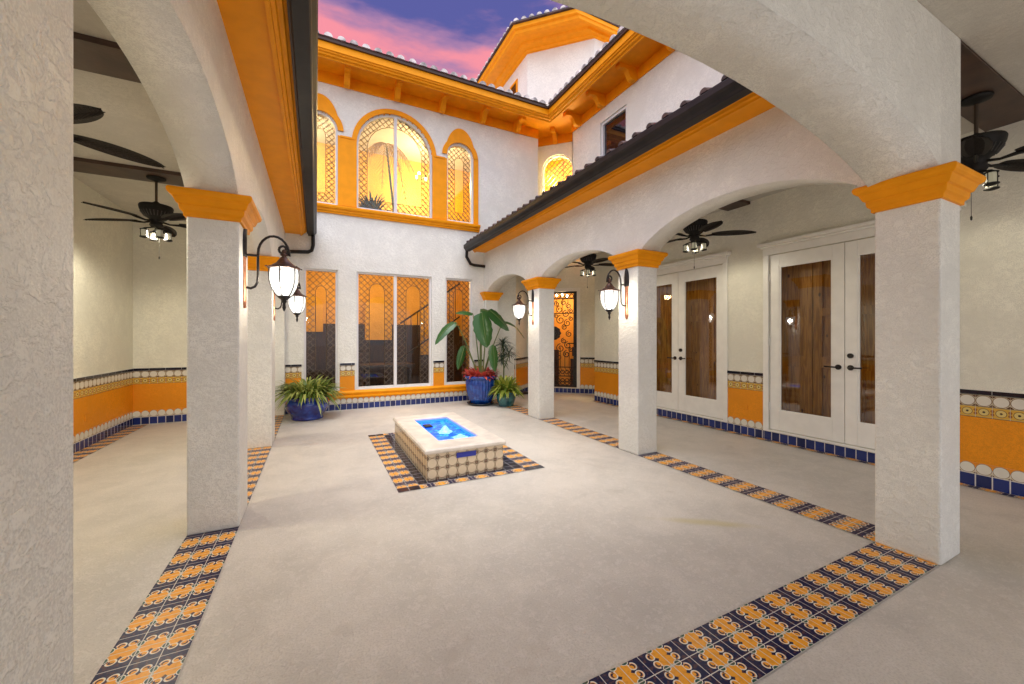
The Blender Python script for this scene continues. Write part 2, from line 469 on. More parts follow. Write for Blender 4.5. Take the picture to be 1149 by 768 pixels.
# ------------------------------------------------------------------ mesh building
class MB:
    def __init__(s): s.v = []; s.f = []; s.uv = []; s.sm = []; s.mi = []
    def face(s, pts, uv=None, smooth=False, mi=0):
        n = len(s.v); s.v += [tuple(p) for p in pts]; s.f.append(tuple(range(n, n + len(pts))))
        s.uv.append(uv); s.sm.append(smooth); s.mi.append(mi); return s
    def grid(s, rings, closed=False, smooth=True, uvs=None):
        """quads between consecutive rings of equal length"""
        n0 = len(s.v); k = len(rings[0])
        for r in rings: s.v += [tuple(p) for p in r]
        for i in range(len(rings) - 1):
            for j in range(k if closed else k - 1):
                a = n0 + i * k + j; b = n0 + i * k + (j + 1) % k
                s.f.append((a, b, b + k, a + k)); s.uv.append(None); s.sm.append(smooth); s.mi.append(0)
        return s
    def box(s, x0, x1, y0, y1, z0, z1):
        if x0 > x1: x0, x1 = x1, x0
        if y0 > y1: y0, y1 = y1, y0
        n = len(s.v)
        s.v += [(x0, y0, z0), (x1, y0, z0), (x1, y1, z0), (x0, y1, z0), (x0, y0, z1), (x1, y0, z1), (x1, y1, z1), (x0, y1, z1)]
        for f in ((0, 3, 2, 1), (4, 5, 6, 7), (0, 1, 5, 4), (1, 2, 6, 5), (2, 3, 7, 6), (3, 0, 4, 7)):
            s.f.append(tuple(n + i for i in f)); s.uv.append(None); s.sm.append(False); s.mi.append(0)
        return s
    def obox(s, o, ax, ay, az):
        """box from corner o along three vectors"""
        o, ax, ay, az = (Vector(q) for q in (o, ax, ay, az))
        n = len(s.v)
        for k in (0, 1):
            for p in (o, o + ax, o + ax + ay, o + ay): s.v.append(tuple(p + az * k))
        for f in ((0, 3, 2, 1), (4, 5, 6, 7), (0, 1, 5, 4), (1, 2, 6, 5), (2, 3, 7, 6), (3, 0, 4, 7)):
            s.f.append(tuple(n + i for i in f)); s.uv.append(None); s.sm.append(False); s.mi.append(0)
        return s
    def tube(s, path, r, seg=8, caps=True):
        path = [Vector(p) for p in path]; rr = r if isinstance(r, (list, tuple)) else [r] * len(path)
        rings = []; up = None
        for i, p in enumerate(path):
            t = (path[min(i + 1, len(path) - 1)] - path[max(i - 1, 0)]).normalized()
            if up is None: up = Vector((0, 0, 1)) if abs(t.z) < 0.9 else Vector((1, 0, 0))
            a = t.cross(up).normalized(); b = a.cross(t).normalized(); up = b
            rings.append([p + (a * math.cos(2 * PI * j / seg) + b * math.sin(2 * PI * j / seg)) * rr[i] for j in range(seg)])
        s.grid(rings, True)
        if caps: s.face(rings[0]); s.face(rings[-1][::-1])
        return s
    def lathe(s, prof, seg=20, c=(0, 0), smooth=True, power=None, flute=0.0, nf=0):
        rings = []
        for (r, z) in prof:
            ring = []
            for j in range(seg):
                t = 2 * PI * j / seg
                q = r * (1 + flute * math.cos(nf * t)) if flute else r
                ring.append((c[0] + q * math.cos(t), c[1] + q * math.sin(t), z))
            rings.append(ring)
        return s.grid(rings, True, smooth)
    def rectrings(s, x0, x1, y0, y1, prof):
        """moulding round a rectangle: prof = [(offset, z)]"""
        rings = [[(x0 - o, y0 - o, z), (x1 + o, y0 - o, z), (x1 + o, y1 + o, z), (x0 - o, y1 + o, z)] for o, z in prof]
        return s.grid(rings, True, False)
    def build(s, name, mat, parent=None, bevel=0.0, sub=False):
        me = bpy.data.meshes.new(name)
        o = bpy.data.objects.new(name, me); col.objects.link(o)
        off = Vector((0, 0, 0))
        if parent is not None:
            o.parent = parent; q = parent
            while q is not None: off += q.location; q = q.parent
        me.from_pydata([tuple(Vector(p) - off) for p in s.v], [], s.f)
        for m in (mat if isinstance(mat, (list, tuple)) else [mat]): me.materials.append(m)
        me.polygons.foreach_set('use_smooth', s.sm)
        me.polygons.foreach_set('material_index', s.mi)
        if any(u is not None for u in s.uv):
            l = me.uv_layers.new(name="UVMap")
            for p, u in zip(me.polygons, s.uv):
                if u is not None:
                    for li, q in zip(p.loop_indices, u): l.data[li].uv = q
        me.update()
        if bevel:
            b = o.modifiers.new("bevel", 'BEVEL'); b.width = bevel; b.segments = 2; b.limit_method = 'ANGLE'
        return o


def thing(name, label, cat, loc=(0, 0, 0), group=None, kind=None):
    o = bpy.data.objects.new(name, None); col.objects.link(o); o.location = loc; o.empty_display_size = 0.2
    o['label'] = label; o['category'] = cat
    if group: o['group'] = group
    if kind: o['kind'] = kind
    return o


def part(name, parent, loc):
    o = bpy.data.objects.new(name, None); col.objects.link(o); o.parent = parent; o.location = Vector(loc) - parent.location
    return o


def copy_tree(o, parent=None):
    c = o.copy(); col.objects.link(c); c.parent = parent
    for ch in list(o.children): copy_tree(ch, c)
    return c


# ------------------------------------------------------------------ dimensions
XL0, XL1 = -0.79, -0.49          # left arcade
XR0, XR1 = 3.30, 3.60            # right arcade
YF0, YF1 = 0.935, 1.245          # front arch
YB = 8.0                         # back wall
XW = 5.37                        # door wall
XU = 5.25                        # upper right wall
XLW = -2.54                      # left loggia wall
ZC = 3.21                        # soffit height
COLS = [(YF0, YF1), (3.37, 3.75), (5.69, 6.07)]
COLSR = [(YF0, YF1), (3.37, 3.70), (5.60, 5.98)]

# ------------------------------------------------------------------ floor
fl = MB(); fl.box(-60, 60, -60, 60, -0.3, 0.0)
fo = fl.build('patio_floor', FLOOR); fo['kind'] = 'structure'; fo['label'] = 'textured pale concrete courtyard floor'; fo['category'] = 'floor'


def uvquad(mb, p0, du, dv, lu, lv, u0=0.0, v0=0.0):
    p0 = Vector(p0); du = Vector(du).normalized(); dv = Vector(dv).normalized()
    mb.face([p0, p0 + du * lu, p0 + du * lu + dv * lv, p0 + dv * lv], [(u0, v0), (u0 + lu, v0), (u0 + lu, v0 + lv), (u0, v0 + lv)])


def floor_strip(x0, x1, y0, y1, along='y', mat=None, u0=0.0):
    """inlaid tile border, tiles scaled to fill the width"""
    mb = MB(); z = 0.004
    if along == 'y': uvquad(mb, (x1, y0, z), (0, 1, 0), (-1, 0, 0), y1 - y0, x1 - x0, u0)
    else: uvquad(mb, (x0, y0, z), (1, 0, 0), (0, 1, 0), x1 - x0, y1 - y0, u0)
    return mb


mb = floor_strip(XL1 - 0.30, XL1, YF1, 7.9); mb.build('tile_border', STRIP, fo)
mb = floor_strip(XR0, XR0 + 0.30, YF1, 7.9); mb.build('tile_border', STRIP, fo)
mb = floor_strip(XL1, XR0 + 0.02, YF1 - 0.30, YF1 - 0.002, 'x'); mb.build('tile_border', STRIP, fo)
mb = floor_strip(XW - 0.1, XW, -3, 6.75); mb.build('tile_border', STRIP, fo)
mb = floor_strip(XLW, XLW + 0.2, -3, 8.0); mb.build('tile_border', STRIP, fo)


# ------------------------------------------------------------------ wainscot
def wainscot(parent, a, b, zrows=(0.018, 0.118, 0.218, 0.634, 0.734, 0.834, 0.878), lower=True, upper=True, full=True, blue_only=False):
    """tile dado on the wall line a->b; the wall is on the left of the direction a->b, tiles face right"""
    a = Vector((a[0], a[1], 0)); b = Vector((b[0], b[1], 0)); d = (b - a); L = d.length; d.normalize()
    n = Vector((d.y, -d.x, 0))
    z = zrows
    def band(name, z0, z1, mat, t, vscale=1.0):
        m = MB(); o = a + n * t; h = z1 - z0
        m.face([o + Vector((0, 0, z0)), o + d * L + Vector((0, 0, z0)), o + d * L + Vector((0, 0, z1)), o + Vector((0, 0, z1))],
               [(0, 0), (L, 0), (L, 0.1 * vscale), (0, 0.1 * vscale)])
        # thickness: top, bottom, ends
        for q0, q1, zz in ((a, o, z1), (a, o, z0)):
            m.face([q0 + Vector((0, 0, zz)), q0 + d * L + Vector((0, 0, zz)), q1 + d * L + Vector((0, 0, zz)), q1 + Vector((0, 0, zz))], [(0, 0.05)] * 4)
        for e in (a, a + d * L):
            m.face([e + Vector((0, 0, z0)), e + n * t + Vector((0, 0, z0)), e + n * t + Vector((0, 0, z1)), e + Vector((0, 0, z1))], [(0.05, 0.05)] * 4)
        return m.build(name, mat, parent)
    band('blue_base_tile', 0.0, z[1], BLUE, 0.012)
    if blue_only: return
    band('scallop_tile', z[1], z[2], SCAL, 0.011)
    band('orange_dado', z[2], z[3], ORANGE, 0.008)
    band('flower_tile', z[3], z[4], YEL, 0.011)
    band('circle_tile', z[4], z[5], CIRCW, 0.012)
    band('cap_tile', z[5] + 0.006, z[6], CAPT, 0.022)


CIRCW = circle_mat("circle_tile_white")
for n_ in CIRCW.node_tree.nodes:
    if n_.type == 'MIX' and tuple(round(v, 2) for v in n_.inputs[7].default_value[:3]) == (0.68, 0.56, 0.38): n_.inputs[7].default_value = (0.68, 0.64, 0.54, 1)


# ------------------------------------------------------------------ arcades
def cap_profile():
    return [(0.0, 2.175), (0.014, 2.178), (0.014, 2.20), (0.03, 2.215), (0.034, 2.235), (0.034, 2.25), (0.046, 2.256), (0.058, 2.285), (0.062, 2.297),
            (0.07, 2.30), (0.082, 2.312), (0.088, 2.33), (0.084, 2.345), (0.075, 2.352), (0.0, 2.356)]


CAPP = cap_profile()


def arc(a, b, zs, rise, p=2.0, q=1.6):
    c = (a + b) / 2; h = (b - a) / 2
    def f(t): return zs + rise * max(0.0, 1 - abs((t - c) / h) ** p) ** (1 / q)
    return f


def column(parent, x0, x1, y0, y1, h=2.33, top=True):
    m = MB().box(x0, x1, y0, y1, 0, h)
    o = m.build('column', WALL, parent, bevel=0.012)
    if top:
        MB().rectrings(x0, x1, y0, y1, CAPP).build('capital', FASCIA, o, bevel=0.003)
    return o


def arch_wall(parent, horiz, p0, p1, spans, solids, ztop, n=26):
    """horiz 'y': wall runs along Y between planes x=p0,p1. spans: [(a,b,f0,f1)] arch curves on each plane; solids: [(a,b,zbottom)]"""
    m = MB()
    P = (lambda t, p, z: (p, t, z)) if horiz == 'y' else (lambda t, p, z: (t, p, z))
    for a, b, f0, f1 in spans:
        ts = [a + (b - a) * (0.5 - 0.5 * math.cos(PI * i / n)) for i in range(n + 1)]
        for i in range(n):
            t0, t1 = ts[i], ts[i + 1]
            m.face([P(t0, p0, f0(t0)), P(t1, p0, f0(t1)), P(t1, p0, ztop), P(t0, p0, ztop)])
            m.face([P(t0, p1, f1(t0)), P(t0, p1, ztop), P(t1, p1, ztop), P(t1, p1, f1(t1))])
        m.grid([[P(t, p0, f0(t)), P(t, p1, f1(t))] for t in ts], smooth=True)
    for a, b, zb in solids:
        if horiz == 'y': m.box(p0, p1, a, b, zb, ztop)
        else: m.box(a, b, p0, p1, zb, ztop)
    # merge so the shading is continuous
    o = m.build('arch_wall', WALL, parent)
    bm = bmesh.new(); bm.from_mesh(o.data); bmesh.ops.remove_doubles(bm, verts=bm.verts, dist=0.0005)
    bmesh.ops.recalc_face_normals(bm, faces=bm.faces); bm.to_mesh(o.data); bm.free()
    return o


# eave profile (offset from wall, z)
SOFF = [(0.0, ZC), (0.232, ZC), (0.232, ZC + 0.03), (0.0, ZC + 0.03)]
FASC = [(0.235, 3.19), (0.262, 3.188), (0.266, 3.205), (0.285, 3.212), (0.292, 3.232), (0.318, 3.240), (0.326, 3.262), (0.340, 3.266), (0.340, 3.345), (0.235, 3.345)]
DRIP = [(0.342, 3.235), (0.356, 3.235), (0.356, 3.352), (0.342, 3.352)]
GUTT = [(0.358, 3.335), (0.358, 3.205), (0.366, 3.198), (0.455, 3.198), (0.463, 3.206), (0.468, 3.225), (0.492, 3.252), (0.500, 3.275), (0.500, 3.325), (0.492, 3.332), (0.486, 3.325), (0.486, 3.28), (0.37, 3.28)]


def sweep(mb, prof, pts, z_add=0.0):
    """closed profile swept along plan polyline given as functions of offset: pts=[f(o)->(x,y)]"""
    rings = [[(*f(o), z + z_add) for o, z in prof] for f in pts]
    mb.grid(rings, True, False)
    mb.face(rings[0][::-1]); mb.face(rings[-1])
    return mb


def barrel_tiles(mb, e0, e1, up, slope, length, z0, pitch=0.2, r=0.062, lip=0.0, skew0=0.0, skew1=0.0):
    """barrel tile field: eave line e0->e1 (plan), rising towards plan direction `up` by slope; skew trims at mitres"""
    e0 = Vector((*e0, 0)); e1 = Vector((*e1, 0)); d = (e1 - e0); L = d.length; d.normalize(); up = Vector((*up, 0)).normalized()
    n = int(L / pitch)
    for i in range(n + 1):
        c = e0 + d * (pitch * (i + 0.5) * L / (pitch * (n + 1)) * (n + 1) / (n + 1))
        dist0 = (c - e0).length; dist1 = (e1 - c).length
        ln = length
        if skew0: ln = min(ln, max(0.1, dist0 * skew0))
        if skew1: ln = min(ln, max(0.1, dist1 * skew1))
        k = max(1, int(ln / 0.38))
        j = random.uniform(-0.008, 0.008)
        for q in range(k):
            s0 = q * ln / k - (0.03 if q else 0); s1 = (q + 1) * ln / k
            rings = []
            for s, rr, zz in ((s0, r * 1.08, 0.016), (s1, r * 0.92, 0.0)):
                ring = []
                for a in range(9):
                    th = PI * a / 8
                    ring.append(c + d * (math.cos(th) * rr + j) + up * s + Vector((0, 0, z0 + s * slope + zz + math.sin(th) * rr * 1.0)))
                rings.append(ring)
            mb.grid(rings, smooth=True)
            if q == 0:
                mb.face(rings[0][::-1])
    # pan surface
    a0 = e0 + d * 0; a1 = e1
    t0 = length if not skew0 else length
    b0 = e0 + up * length + d * (length / skew0 if skew0 else 0); b1 = e1 + up * length - d * (length / skew1 if skew1 else 0)
    mb.face([a0 + Vector((0, 0, z0 + 0.01)), a1 + Vector((0, 0, z0 + 0.01)), b1 + Vector((0, 0, z0 + 0.01 + length * slope)), b0 + Vector((0, 0, z0 + 0.01 + length * slope))])
    return mb


def beam(parent, x0, x1, y0, y1):
    MB().box(x0, x1, y0, y1, 3.20, 3.30).build('beam', BEAM, parent)


# --- left arcade
A = thing('arcade', 'white stucco arcade on the left with orange eave and columns receding from the frame edge', 'arcade', (XL0, 4.5, 0))
for (y0, y1) in COLS: column(A, XL0, XL1, y0, y1)
column(A, XL0, XL1, 7.9, 7.995)
sp_ = []
spans_l = [(1.245, 3.37, 0.37), (3.75, 5.69, 0.33), (6.07, 7.9, 0.30)]
for a, b, r_ in spans_l:
    sp_.append((a, b, arc(a, b, 2.30, r_ - 0.01, 2.0, 1.5), arc(a, b, 2.28, r_, 2.0, 1.5)))
arch_wall(A, 'y', XL0, XL1, sp_, [(YF0, YF1, 2.345), (3.37, 3.75, 2.345), (5.69, 6.07, 2.345), (7.9, 7.995, 2.345)], 3.34)
PL = [lambda o: (XL1 + o, YF1 + o), lambda o: (XL1 + o, 7.99)]
sweep(MB(), SOFF, PL).build('soffit', FASCIA, A)
sweep(MB(), FASC, PL).build('fascia', FASCIA, A)
g = sweep(MB(), GUTT, PL).build('gutter', GUTM, A)
MB().tube([(XL1 + 0.44, 7.93, 3.20), (XL1 + 0.44, 7.93, 3.02), (XL1 + 0.42, 7.93, 2.93), (XL1 + 0.36, 7.93, 2.895), (XL1 + 0.02, 7.93, 2.87), (XL1 - 0.1, 7.94, 2.865)], 0.032, 10).build('downspout', GUTM, g)
sweep(MB(), DRIP, PL).build('drip_edge', GDARK, A)
rf = MB(); barrel_tiles(rf, (XL1 + 0.42, YF1 + 0.45), (XL1 + 0.42, 7.98), (-1, 0), 0.33, 2.0, 3.335, r=0.052)
rf.build('roof', TILE_D, A)

# --- right arcade
B = thing('arcade', 'white stucco arcade on the right under a dark gutter, in front of the glazed doors', 'arcade', (XR1, 4.5, 0))
for (y0, y1) in COLSR: column(B, XR0, XR1, y0, y1)
column(B, XR0, XR1, 7.88, 7.995)
spans_r = [(1.245, 3.37, 0.37), (3.70, 5.60, 0.29), (5.98, 7.88, 0.30)]
sp_ = []
for a, b, r_ in spans_r:
    sp_.append((a, b, arc(a, b, 2.28, r_, 2.0, 1.5), arc(a, b, 2.30, r_ - 0.01, 2.0, 1.5)))
arch_wall(B, 'y', XR0, XR1, sp_, [(YF0, YF1, 2.345), (3.37, 3.70, 2.345), (5.60, 5.98, 2.345), (7.88, 7.995, 2.345)], 3.34)
PR = [lambda o: (XR0 - o, YF1 + o), lambda o: (XR0 - o, 7.90)]
sweep(MB(), SOFF, PR).build('soffit', FASCIA, B)
sweep(MB(), FASC, PR).build('fascia', FASCIA, B)
g = sweep(MB(), GUTT, PR).build('gutter', GUTM, B)
MB().tube([(XR0 - 0.44, 7.86, 3.20), (XR0 - 0.43, 7.9, 3.08), (XR0 - 0.33, 7.93, 2.945), (XR0 - 0.25, 7.93, 2.925), (XR0 + 0.02, 7.93, 2.915)], 0.032, 10).build('downspout', GUTM, g)
sweep(MB(), DRIP, PR).build('drip_edge', GDARK, B)
rf = MB(); barrel_tiles(rf, (XR0 - 0.46, YF1 + 0.45), (XR0 - 0.46, 7.90), (1, 0), 0.33, 2.40, 3.350, r=0.034)
rf.build('roof', TILE_D, B)

# --- front arch
Cc = thing('arcade', 'wide stucco arch close overhead spanning between the two nearest columns', 'arch', (1.4, YF0, 0))
fF = arc(XL1, XR0, 2.28, 0.365, 2.0, 1.25); fN = arc(XL1, XR1, 2.28, 0.38, 2.0, 1.7)
fN = arc(XL1, XR0 + 0.2, 2.28, 0.378, 2.2, 2.0)
nn = arc(XL1, XR0, 2.30, 0.36, 2.4, 1.7)
arch_wall(Cc, 'x', YF0, YF1, [(XL1, XR0, nn, fF)], [(XL0 - 0.002, XL1, 2.347), (XR0, XR1 + 0.002, 2.347)], 3.342)
PF = [lambda o: (XL1 + o, YF1 + o), lambda o: (XR0 - o, YF1 + o)]
sweep(MB(), SOFF, PF).build('soffit', FASCIA, Cc)
sweep(MB(), FASC, PF).build('fascia', FASCIA, Cc)
sweep(MB(), GUTT, PF).build('gutter', GUTM, Cc)
sweep(MB(), DRIP, PF).build('drip_edge', GDARK, Cc)
rf = MB(); barrel_tiles(rf, (XL1 + 0.42, YF1 + 0.42), (XR0 - 0.42, YF1 + 0.42), (0, -1), 0.33, 3.0, 3.335, r=0.052)
# flanks that run on over the two side loggias
barrel_tiles(rf, (XR0 - 0.42, YF1 + 0.42), (XR0 + 1.9, YF1 + 0.42), (0, -1), 0.33, 3.0, 3.37, r=0.052)
rf.build('roof', TILE_D, Cc)

# ------------------------------------------------------------------ loggia ceilings with beams
CE = thing('loggia_ceiling', 'plain plaster ceiling with dark wood beams over the left loggia', 'ceiling', (-1.6, 4.5, 3.24))
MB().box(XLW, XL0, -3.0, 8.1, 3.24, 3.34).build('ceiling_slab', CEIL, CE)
for (y0, y1) in COLS: beam(CE, XLW, XL0, y0, y1)
CE = thing('loggia_ceiling', 'plaster ceiling with short dark beams over the right loggia in front of the doors', 'ceiling', (4.5, 4.5, 3.24))
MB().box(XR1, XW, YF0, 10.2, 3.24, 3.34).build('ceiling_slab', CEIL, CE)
for (y0, y1) in COLSR[1:]: beam(CE, XR1, XW, y0, y1)
CE = thing('loggia_ceiling', 'plaster ceiling of the near loggia above the camera with a brown wood beam at the right', 'ceiling', (1.6, -1, 3.24))
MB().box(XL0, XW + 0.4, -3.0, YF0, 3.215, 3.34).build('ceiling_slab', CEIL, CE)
MB().box(XR1 + 0.004, XW, YF0 + 0.002, YF1, 3.20, 3.30).build('beam', BEAM, CE)

# ------------------------------------------------------------------ left loggia wall
LW = thing('loggia_wall', 'blank cream loggia wall at the far left above an orange and blue tiled dado', 'wall', (XLW, 3, 0))
MB().box(XLW - 0.2, XLW, -3.0, 8.3, 0, 3.34).build('wall', WALL_IN, LW)
wainscot(LW, (XLW, -2.0), (XLW, 8.05))
MB().box(XLW + 0.006, XLW + 0.014, 6.62, 6.74, 0.33, 0.41).build('outlet_cover', ORANGE, LW, bevel=0.002)
LB = thing('loggia_wall', 'cream end wall closing the left loggia behind the first white column', 'wall', (-1.6, 8.05, 0))
MB().box(XLW, XL0, 8.05, 8.3, 0, 3.34).build('wall', WALL_IN, LB)
wainscot(LB, (XLW, 8.05), (XL0 - 0.0, 8.05))


# ------------------------------------------------------------------ wall with openings (plane y=const, or oriented)
def wall_openings(x0, x1, z0, z1, openings, P, depth, name, mat, parent, arcn=20):
    """openings: [(a,b,zb,zs,rise)]; zs = spring height, rise of arch above (0 = square). P(x,d,z) maps to world, d into the wall"""
    m = MB()
    xs = x0
    for (a, b, zb, zs, rise) in sorted(openings):
        m.face([P(xs, 0, z0), P(a, 0, z0), P(a, 0, z1), P(xs, 0, z1)])
        m.face([P(a, 0, z0), P(b, 0, z0), P(b, 0, zb), P(a, 0, zb)])
        n = arcn if rise else 1
        ts = [a + (b - a) * (0.5 - 0.5 * math.cos(PI * i / n)) for i in range(n + 1)]
        f = (lambda t: zs + rise * math.sqrt(max(0, 1 - ((t - (a + b) / 2) / ((b - a) / 2)) ** 2))) if rise else (lambda t: zs)
        for i in range(n):
            m.face([P(ts[i], 0, f(ts[i])), P(ts[i + 1], 0, f(ts[i + 1])), P(ts[i + 1], 0, z1), P(ts[i], 0, z1)])
        loop = [(a, zb), (b, zb), (b, zs)] + ([(t, f(t)) for t in ts[::-1][1:-1]] if rise else []) + [(a, zs)]
        for i in range(len(loop)):
            p, q = loop[i], loop[(i + 1) % len(loop)]
            m.face([P(p[0], 0, p[1]), P(p[0], depth, p[1]), P(q[0], depth, q[1]), P(q[0], 0, q[1])])
        xs = b
    m.face([P(xs, 0, z0), P(x1, 0, z0), P(x1, 0, z1), P(xs, 0, z1)])
    return m.build(name, mat, parent)


def arch_ring(P, a, b, zb, zs, rise, wi, d0, d1, n=24, bottom=True):
    """flat frame ring (inner edge = opening inset by wi)"""
    m = MB(); c = (a + b) / 2
    def loop(ins):
        h = (b - a) / 2 - ins; r = max(rise - ins, 0) if rise else 0
        pts = [(c - h, zb + (ins if bottom else 0)), (c + h, zb + (ins if bottom else 0))]
        if rise:
            pts += [(c + h * math.cos(PI * i / n), zs + r * math.sin(PI * i / n)) for i in range(n + 1)]
        else: pts += [(c + h, zs - ins), (c - h, zs - ins)]
        return pts
    o, i_ = loop(0), loop(wi)
    rings = [[P(x, d1, z) for x, z in o], [P(x, d0, z) for x, z in o], [P(x, d0, z) for x, z in i_], [P(x, d1, z) for x, z in i_]]
    m.grid(rings, True, False)
    return m


def inside_arch(x, z, a, b, zb, zs, rise):
    if not (a < x < b) or z < zb: return False
    if z <= zs: return True
    if not rise: return False
    return ((x - (a + b) / 2) / ((b - a) / 2)) ** 2 + ((z - zs) / rise) ** 2 < 1


def lattice(P, outer, clear, pitch, d, w=0.0052):
    """diagonal cames inside `outer` but outside `clear` (both arch tuples), plus an outline of the clear panel"""
    m = MB(); a, b, zb, zs, rise = outer
    top = zs + rise; step = 0.02
    for sgn in (1, -1):
        k0 = -60
        for k in range(-60, 60):
            c0 = k * pitch
            run = None; x = a
            pts = []
            while x <= b + 1e-6:
                z = zb + sgn * (x - a) * 1.0 + c0 + (0 if sgn > 0 else 0)
                ok = inside_arch(x, z, a, b, zb, zs, rise) and not (clear and inside_arch(x, z, *clear))
                if ok:
                    if run is None: run = (x, z)
                    last = (x, z)
                if (not ok or x + step > b) and run is not None:
                    if last[0] - run[0] > 0.015:
                        p, q = Vector(P(run[0], d, run[1])), Vector(P(last[0], d, last[1]))
                        dr = (q - p).normalized(); nrm = (Vector(P(0, 0, 0)) - Vector(P(0, 1, 0))).normalized()
                        sd_ = dr.cross(nrm) * w
                        for of in (-0.8, 0.8) if w < 0.008 else (0.0,):
                            m.obox(p - sd_ / 2 + sd_ * of * 1.4 - nrm * 0.004, q - p, sd_, nrm * 0.008)
                    run = None
                x += step
    if clear:
        ca, cb, czb, czs, cr = clear; n = 12
        pts = [(ca, czb), (cb, czb)] + [((ca + cb) / 2 + (cb - ca) / 2 * math.cos(PI * i / n), czs + cr * math.sin(PI * i / n)) for i in range(n + 1)] + [(ca, czb)]
        m.tube([P(x, d, z) for x, z in pts], 0.006, 5)
    return m


def window(parent, P, a, b, zb, zs, rise, clear_fn, gm=None, pitch=0.115, split=False, depth=0.09, fr=0.035, frame_mat=None, bottom=True):
    W = arch_ring(P, a, b, zb, zs, rise, fr, depth - 0.05, depth + 0.03).build('window', frame_mat or TRIMW, parent)
    g = MB(); n = 24
    def pane(x0, x1):
        pts = [P(x0, depth + 0.006, zb + 0.01), P(x1, depth + 0.006, zb + 0.01)]
        c, h = (a + b) / 2, (b - a) / 2
        if rise:
            k = 24
            for i in range(k + 1):
                x = x1 + (x0 - x1) * i / k
                pts.append(P(x, depth + 0.006, zs + rise * math.sqrt(max(0, 1 - ((x - c) / h) ** 2))))
        else: pts += [P(x1, depth + 0.006, zs), P(x0, depth + 0.006, zs)]
        return pts
    g.face(pane(a + 0.01, b - 0.01)); g.build('glass', gm or (GLASSL if zs < 3 else GLASS), W)
    if split:
        c = (a + b) / 2; top = zs + rise - 0.01
        mm = MB(); p = Vector(P(c - 0.028, depth - 0.055, zb)); q = Vector(P(c + 0.028, depth - 0.055, zb)); r = Vector(P(c - 0.028, depth + 0.03, zb))
        mm.obox(p, q - p, r - p, (0, 0, top - zb)); mm.build('mullion', frame_mat or TRIMW, W)
    for cl in clear_fn:
        lattice(P, cl[0], cl[1], pitch, depth - 0.004).build('leaded_lattice', CAME, W)
    return W


# ------------------------------------------------------------------ back wall (two storeys)
HW = thing('house_wall', 'two storey white back wall with arched orange framed windows above and leaded windows below', 'wall', (1.4, YB, 0))
PB = lambda x, d, z: (x, YB + d, z)
LOW = [(-0.20, 0.36, 0.375, 2.62, 0), (0.69, 2.14, 0.375, 2.62, 0), (2.44, 3.04, 0.375, 2.62, 0)]
UP = [(-0.24, 0.36, 3.83, 5.22, 0.30), (0.69, 2.15, 3.83, 5.05, 0.73), (2.46, 3.06, 3.83, 5.22, 0.30)]
wall_openings(XL0, XR1 + 0.5, 0, 3.34, LOW, PB, 0.22, 'wall', WALL, HW)
wall_openings(-3.5, 4.69, 3.34, 6.30, UP, PB, 0.22, 'wall', WALL, HW)
# return of the back wall at the diagonal corner (rounded nib seen edge-on)
MB().box(4.66, 4.69, 8.002, 8.27, 3.34, 6.3).build('wall', WALL, HW)


def rect_clear(a, b, zb, zt, rise, ins, zi=None):
    return (a + ins, b - ins, zb + (zi if zi is not None else ins), zt - ins - rise, rise)


a, b, zb, zt, _ = LOW[0]
window(HW, PB, a, b, zb, zt, 0, [((a + .035, b - .035, zb + .035, zt - .035, 0), (a + .19, b - .19, zb + .38, zt - .42, 0.12))])
a, b, zb, zt, _ = LOW[1]; mid = (a + b) / 2
window(HW, PB, a, b, zb, zt, 0, [((a + .035, mid - .03, zb + .035, zt - .035, 0), (a + .24, mid - .20, zb - .2, zt - .36, 0.16)),
                                 ((mid + .03, b - .035, zb + .035, zt - .035, 0), (mid + .22, b - .22, zb - .2, zt - .36, 0.16))], split=True)
a, b, zb, zt, _ = LOW[2]
window(HW, PB, a, b, zb, zt, 0, [((a + .035, b - .035, zb + .035, zt - .035, 0), (a + .20, b - .20, zb - .2, zt - .34, 0.12))])
for k in (0, 2):
    a, b, zb, zs, ri = UP[k]
    window(HW, PB, a, b, zb, zs, ri, [((a + .03, b - .03, zb + .03, zs, ri - .03), (a + .20, b - .20, zb + .22, zs - 0.1, 0.12))], pitch=0.105)
a, b, zb, zs, ri = UP[1]
window(HW, PB, a, b, zb, zs, ri, [((a + .03, b - .03, zb + .03, zs, ri - .03), (a + .20, b - .20, zb + .22, zs, ri - .22))], pitch=0.115, split=True)

# orange surround of the upper windows: panels, arches, ogee heads
SUR = MB()
def surround_head(a, b, zs, rise, wo, ogee=0.0, n=26):
    c = (a + b) / 2; h = (b - a) / 2
    inner, outer = [], []
    for i in range(n + 1):
        th = PI * i / n
        inner.append((c + h * math.cos(th), zs + rise * math.sin(th)))
        x = c + (h + wo) * math.cos(th); z = zs + (rise + wo) * math.sin(th)
        if ogee:
            u = abs(math.cos(th))
            # narrower raised head over shoulders
            f = max(0.0, 1 - (u / 0.72) ** 2)
            z += ogee * f ** 0.6
            if u > 0.72: x = c + (h + wo) * math.cos(th)
        outer.append((x, z))
    for i in range(n):
        p, q, r, s = inner[i], inner[i + 1], outer[i + 1], outer[i]
        SUR.face([PB(p[0], -0.03, p[1]), PB(s[0], -0.03, s[1]), PB(r[0], -0.03, r[1]), PB(q[0], -0.03, q[1])])
        SUR.face([PB(s[0], -0.03, s[1]), PB(s[0], 0, s[1]), PB(r[0], 0, r[1]), PB(r[0], -0.03, r[1])])
        SUR.face([PB(p[0], -0.03, p[1]), PB(q[0], -0.03, q[1]), PB(q[0], 0.04, q[1]), PB(p[0], 0.04, p[1])])
for k, (a, b, zb, zs, ri) in enumerate(UP):
    if k == 1: surround_head(a, b, zs, ri, 0.09)
    else: surround_head(a, b, zs, ri, 0.10, 0.20)
SUR.box(0.36, 0.69, YB - 0.028, YB, 3.83, 5.13)
